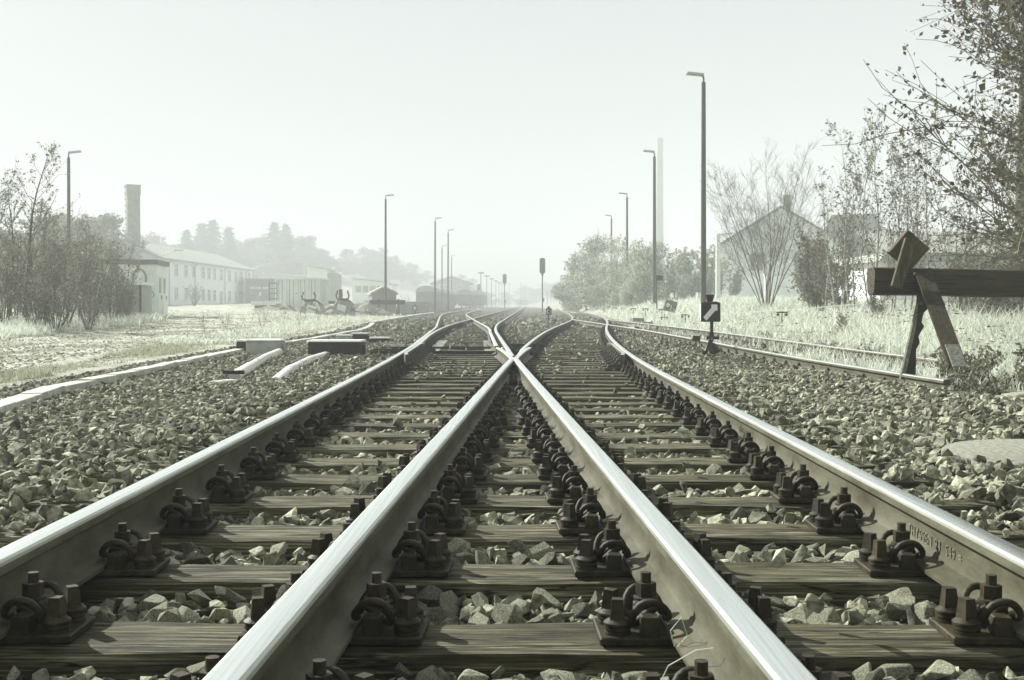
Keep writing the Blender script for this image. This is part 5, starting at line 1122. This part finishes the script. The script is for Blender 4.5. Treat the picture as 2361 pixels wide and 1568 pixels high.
# weeds with tall stalks
WE = [tree_proto(150+i, h=.7, stems=6, spread=.22, r=.0045, sides=4, side_len=.16, side_ang=30, sub=1, leaves=1, first=.5, lsize=.03, leaf='leafl', up=.5, twigm='twig', name='dry_weed', cat='weed') for i in range(2)]
for i, (px, y) in enumerate(sorted([(500,48),(530,46),(560,44),(580,50),(610,52),(640,48),(655,54),(690,46),(520,36),(470,33),(605,40),(700,52),(735,56),(545,30),(590,62),(660,66),(600,70)])):
    plant(WE[i%2], px, y, ORD[i]+' dry stalky weed in the left grass, counting from the left', 'dry weeds in the left grass', rng.uniform(.8,1.35))
for i, (px, y) in enumerate(sorted([(930,100),(950,104),(965,112),(985,118),(1000,126),(1015,130),(1030,140),(940,108),(975,116)])):
    plant(WE[i%2], px, y, ORD[i]+' tall pale weed behind the plank wall, counting from the left', 'weeds behind the plank wall', rng.uniform(2.2,3.2))
plant(LC[0], 1, 70, 'small bare bush in front of the long building facade', 'bushes before the long building', 1.4, x=PX(448,120)*0+PX(448,118)).location = (PX(448,118),118,zg(PX(448,118),118))
plant(LC[1], 1, 70, 'small bare bush near the right end of the long building', 'bushes before the long building', 1.2, x=-38).location = (PX(572,150),150,zg(PX(572,150),150))
# grass
def grass(name, n, region, hmin, hmax, m, wd=.012, lean=.35, clump=0):
    lean = lean*1.5
    rg = np.random.default_rng(len(name)*7+n); xs, ys_ = region(rg, n); keep = np.ones(len(xs), bool)
    if clump: keep &= np.array([mnoise.noise((a*clump, b*clump, 2.0))+.25*mnoise.noise((a*clump*4, b*clump*4, 5.0)) for a, b in zip(xs, ys_)]) + rg.uniform(-.25,.25,len(xs)) > -.12
    xs, ys_ = xs[keep], ys_[keep]; n = len(xs); z = np.where((xs > lx(ys_))&(xs < rx(ys_)), bed_z(xs, ys_), H(xs, ys_)-.03)
    P = np.stack([xs, ys_, z-.02], 1); h = rg.uniform(hmin, hmax, n)*rg.uniform(.5,1.1,n)*(1+.45*np.array([mnoise.noise((a*.9, b*.45, 7.0)) for a, b in zip(xs, ys_)])); a = rg.uniform(0,6.28,n); b = rg.uniform(0,6.28,n); l = rg.uniform(.1,1,n)*lean*h; w_ = (wd*(1+ys_/22))[:,None]
    side = np.stack([np.cos(a), np.sin(a), np.zeros(n)],1)*w_; ln = np.stack([np.cos(b), np.sin(b), np.zeros(n)],1); up = np.array([0,0,1.])
    m1 = P+ln*(l*.35)[:,None]+up*(h*.55)[:,None]; tp_ = P+ln*l[:,None]+up*(h*.95)[:,None]
    V = np.stack([P-side*.5, P+side*.5, m1+side*.38, m1-side*.38, tp_], 1).reshape(-1,3); i = np.arange(n)*5
    Fq = np.concatenate([np.stack([i,i+1,i+2],1), np.stack([i,i+2,i+3],1), np.stack([i+3,i+2,i+4],1)])
    return tag(link(name, np_mesh(name, V, Fq, [M[m]], np.repeat(rg.uniform(0,1,n),5))), kind='stuff')
def box_region(x0, x1, y0, y1, pw=1.0, cond=None):
    def f(rg, n):
        u = rg.uniform(0,1,n)**pw; y = y0*(y1/y0)**u; x = rg.uniform(0,1,n); a = x0(y) if callable(x0) else x0; b = x1(y) if callable(x1) else x1; x = a+(b-a)*x
        k2 = np.abs(x) < .47*y+2.5
        if cond is not None: k2 &= cond(x, y)
        return x[k2], y[k2]
    return f
RP = np.array([(-6.9,9),(-8.2,17),(-9.6,26),(-10.4,36),(-12.2,48),(-17.5,68),(-26,92),(-34,116),(-37,150)]); RW = [3.2,3.6,4,4,4.4,6,9,10,8]
roadx = lambda y: np.interp(y, RP[:,1], RP[:,0]); roadw = lambda y: np.interp(y, RP[:,1], RW)
grass('tall_grass', 95000, box_region(lambda y: np.where(y < 13, 4.6, 5.3), lambda y: np.minimum(.5*y+3, 5+y*.22+4), 8.6, 75), .14, .50, 'straw', .009, .75, .42)
grass('dull_grass', 26000, box_region(lambda y: np.where(y < 13, 4.6, 5.3), lambda y: np.minimum(.5*y+3, 5+y*.22+4), 8.6, 60), .10, .40, 'grass', .008, .8, .9)
grass('rank_grass', 9000, box_region(3.9, 5.2, 10.5, 40, 1, None), .10, .34, 'straw', .008, .7, .9)
grass('bank_grass', 26000, box_region(lambda y: rx(y)+.1, lambda y: rx(y)+7, 40, 160), .2, .6, 'straw', .012, .5)
grass('verge_grass', 52000, box_region(lambda y: np.maximum(roadx(y)+roadw(y)*.42, -26), lambda y: lx(y)+.15, 8.5, 110), .03, .13, 'grass', .007, .9, .7)
grass('verge_straw', 17000, box_region(lambda y: np.maximum(roadx(y)+roadw(y)*.45, -24), lambda y: lx(y)-.2, 24, 100), .06, .24, 'straw', .007, .9, .6)
grass('thicket_grass', 50000, box_region(lambda y: -.47*y-2, lambda y: roadx(y)-roadw(y)*.47, 20, 60), .12, .5, 'straw', .009, .7, .35)
grass('ballast_tufts', 5200, box_region(-4.4, -2.6, 4.5, 24, 1), .03, .10, 'grass', .004, .9, 1.6)

def litter(name, n, region, size, m, lift=.006, dark=.6):
    rg = np.random.default_rng(n); xs, y_ = region(rg, n); z = np.where((xs > lx(y_)-.3)&(xs < rx(y_)+.2), bed_z(xs, y_)+.045, ground_z(xs, y_)+.075*(np.abs(xs-roadx(y_)) < roadw(y_)*.5)+.012)
    P = np.stack([xs, y_, z+lift], 1); lv, lf = leaves_np(P, size, rg); lv[:,2] = np.repeat(P[:,2],4)+(lv[:,2]-np.repeat(P[:,2],4))*.35
    return tag(link(name, np_mesh(name, lv, lf, [M[m]], np.repeat(rg.uniform(0,1,len(P)),4))), kind='stuff')
litter('fallen_leaves', 24000, box_region(lambda y: np.maximum(roadx(y)-roadw(y)*.6, -24), lambda y: lx(y)+.3, 8.5, 70), .055, 'leafm')
litter('pale_fallen_leaves', 9000, box_region(lambda y: np.maximum(roadx(y)-roadw(y)*.6, -24), lambda y: lx(y)+.3, 8.5, 60), .055, 'leafl')
litter('leaves_on_ballast', 6000, box_region(lambda y: lx(y), lambda y: rx(y), 6, 40), .045, 'leafl', .02)

litter('weed_leaves', 3800, box_region(5.3, lambda y: np.minimum(.5*y+3, 5+y*.22+4), 10, 48, 1, lambda x, y: np.array([mnoise.noise((a*.7, b*.35, 3.0)) > .08 for a, b in zip(x, y)])), .085, 'leafd', .3)
for i, (px, y, s_) in enumerate([(1760,26,.30),(1832,22,.28),(1905,19,.30),(1700,30,.35),(2010,17,.34),(1870,15.5,.24),(2160,14,.3),(2300,13,.42),(1985,14.2,.2),(1795,18.5,.2)]):
    plant(BR[i%2], px, y, ORD[i]+' leafy weed in the pale grass right of the arrow lantern, of ten', 'leafy weeds in the tall grass', s_*2)
for i, (pts, lab) in enumerate([([(.285,2.20,-.03),(.30,2.17,.02),(.345,2.12,.065),(.375,2.1,.075)],'bent pale straw stalk at the bottom edge right of the middle'),([(.33,2.3,.02),(.318,2.27,.06),(.338,2.26,.09),(.352,2.27,.05),(.33,2.26,.03)],'looped dry stalk hanging by the fastening at the bottom right of the middle')]):
    tag(MB().tube(pts, .0011, 4).build('dry_stalk', M['straw']), lab, 'stalk')
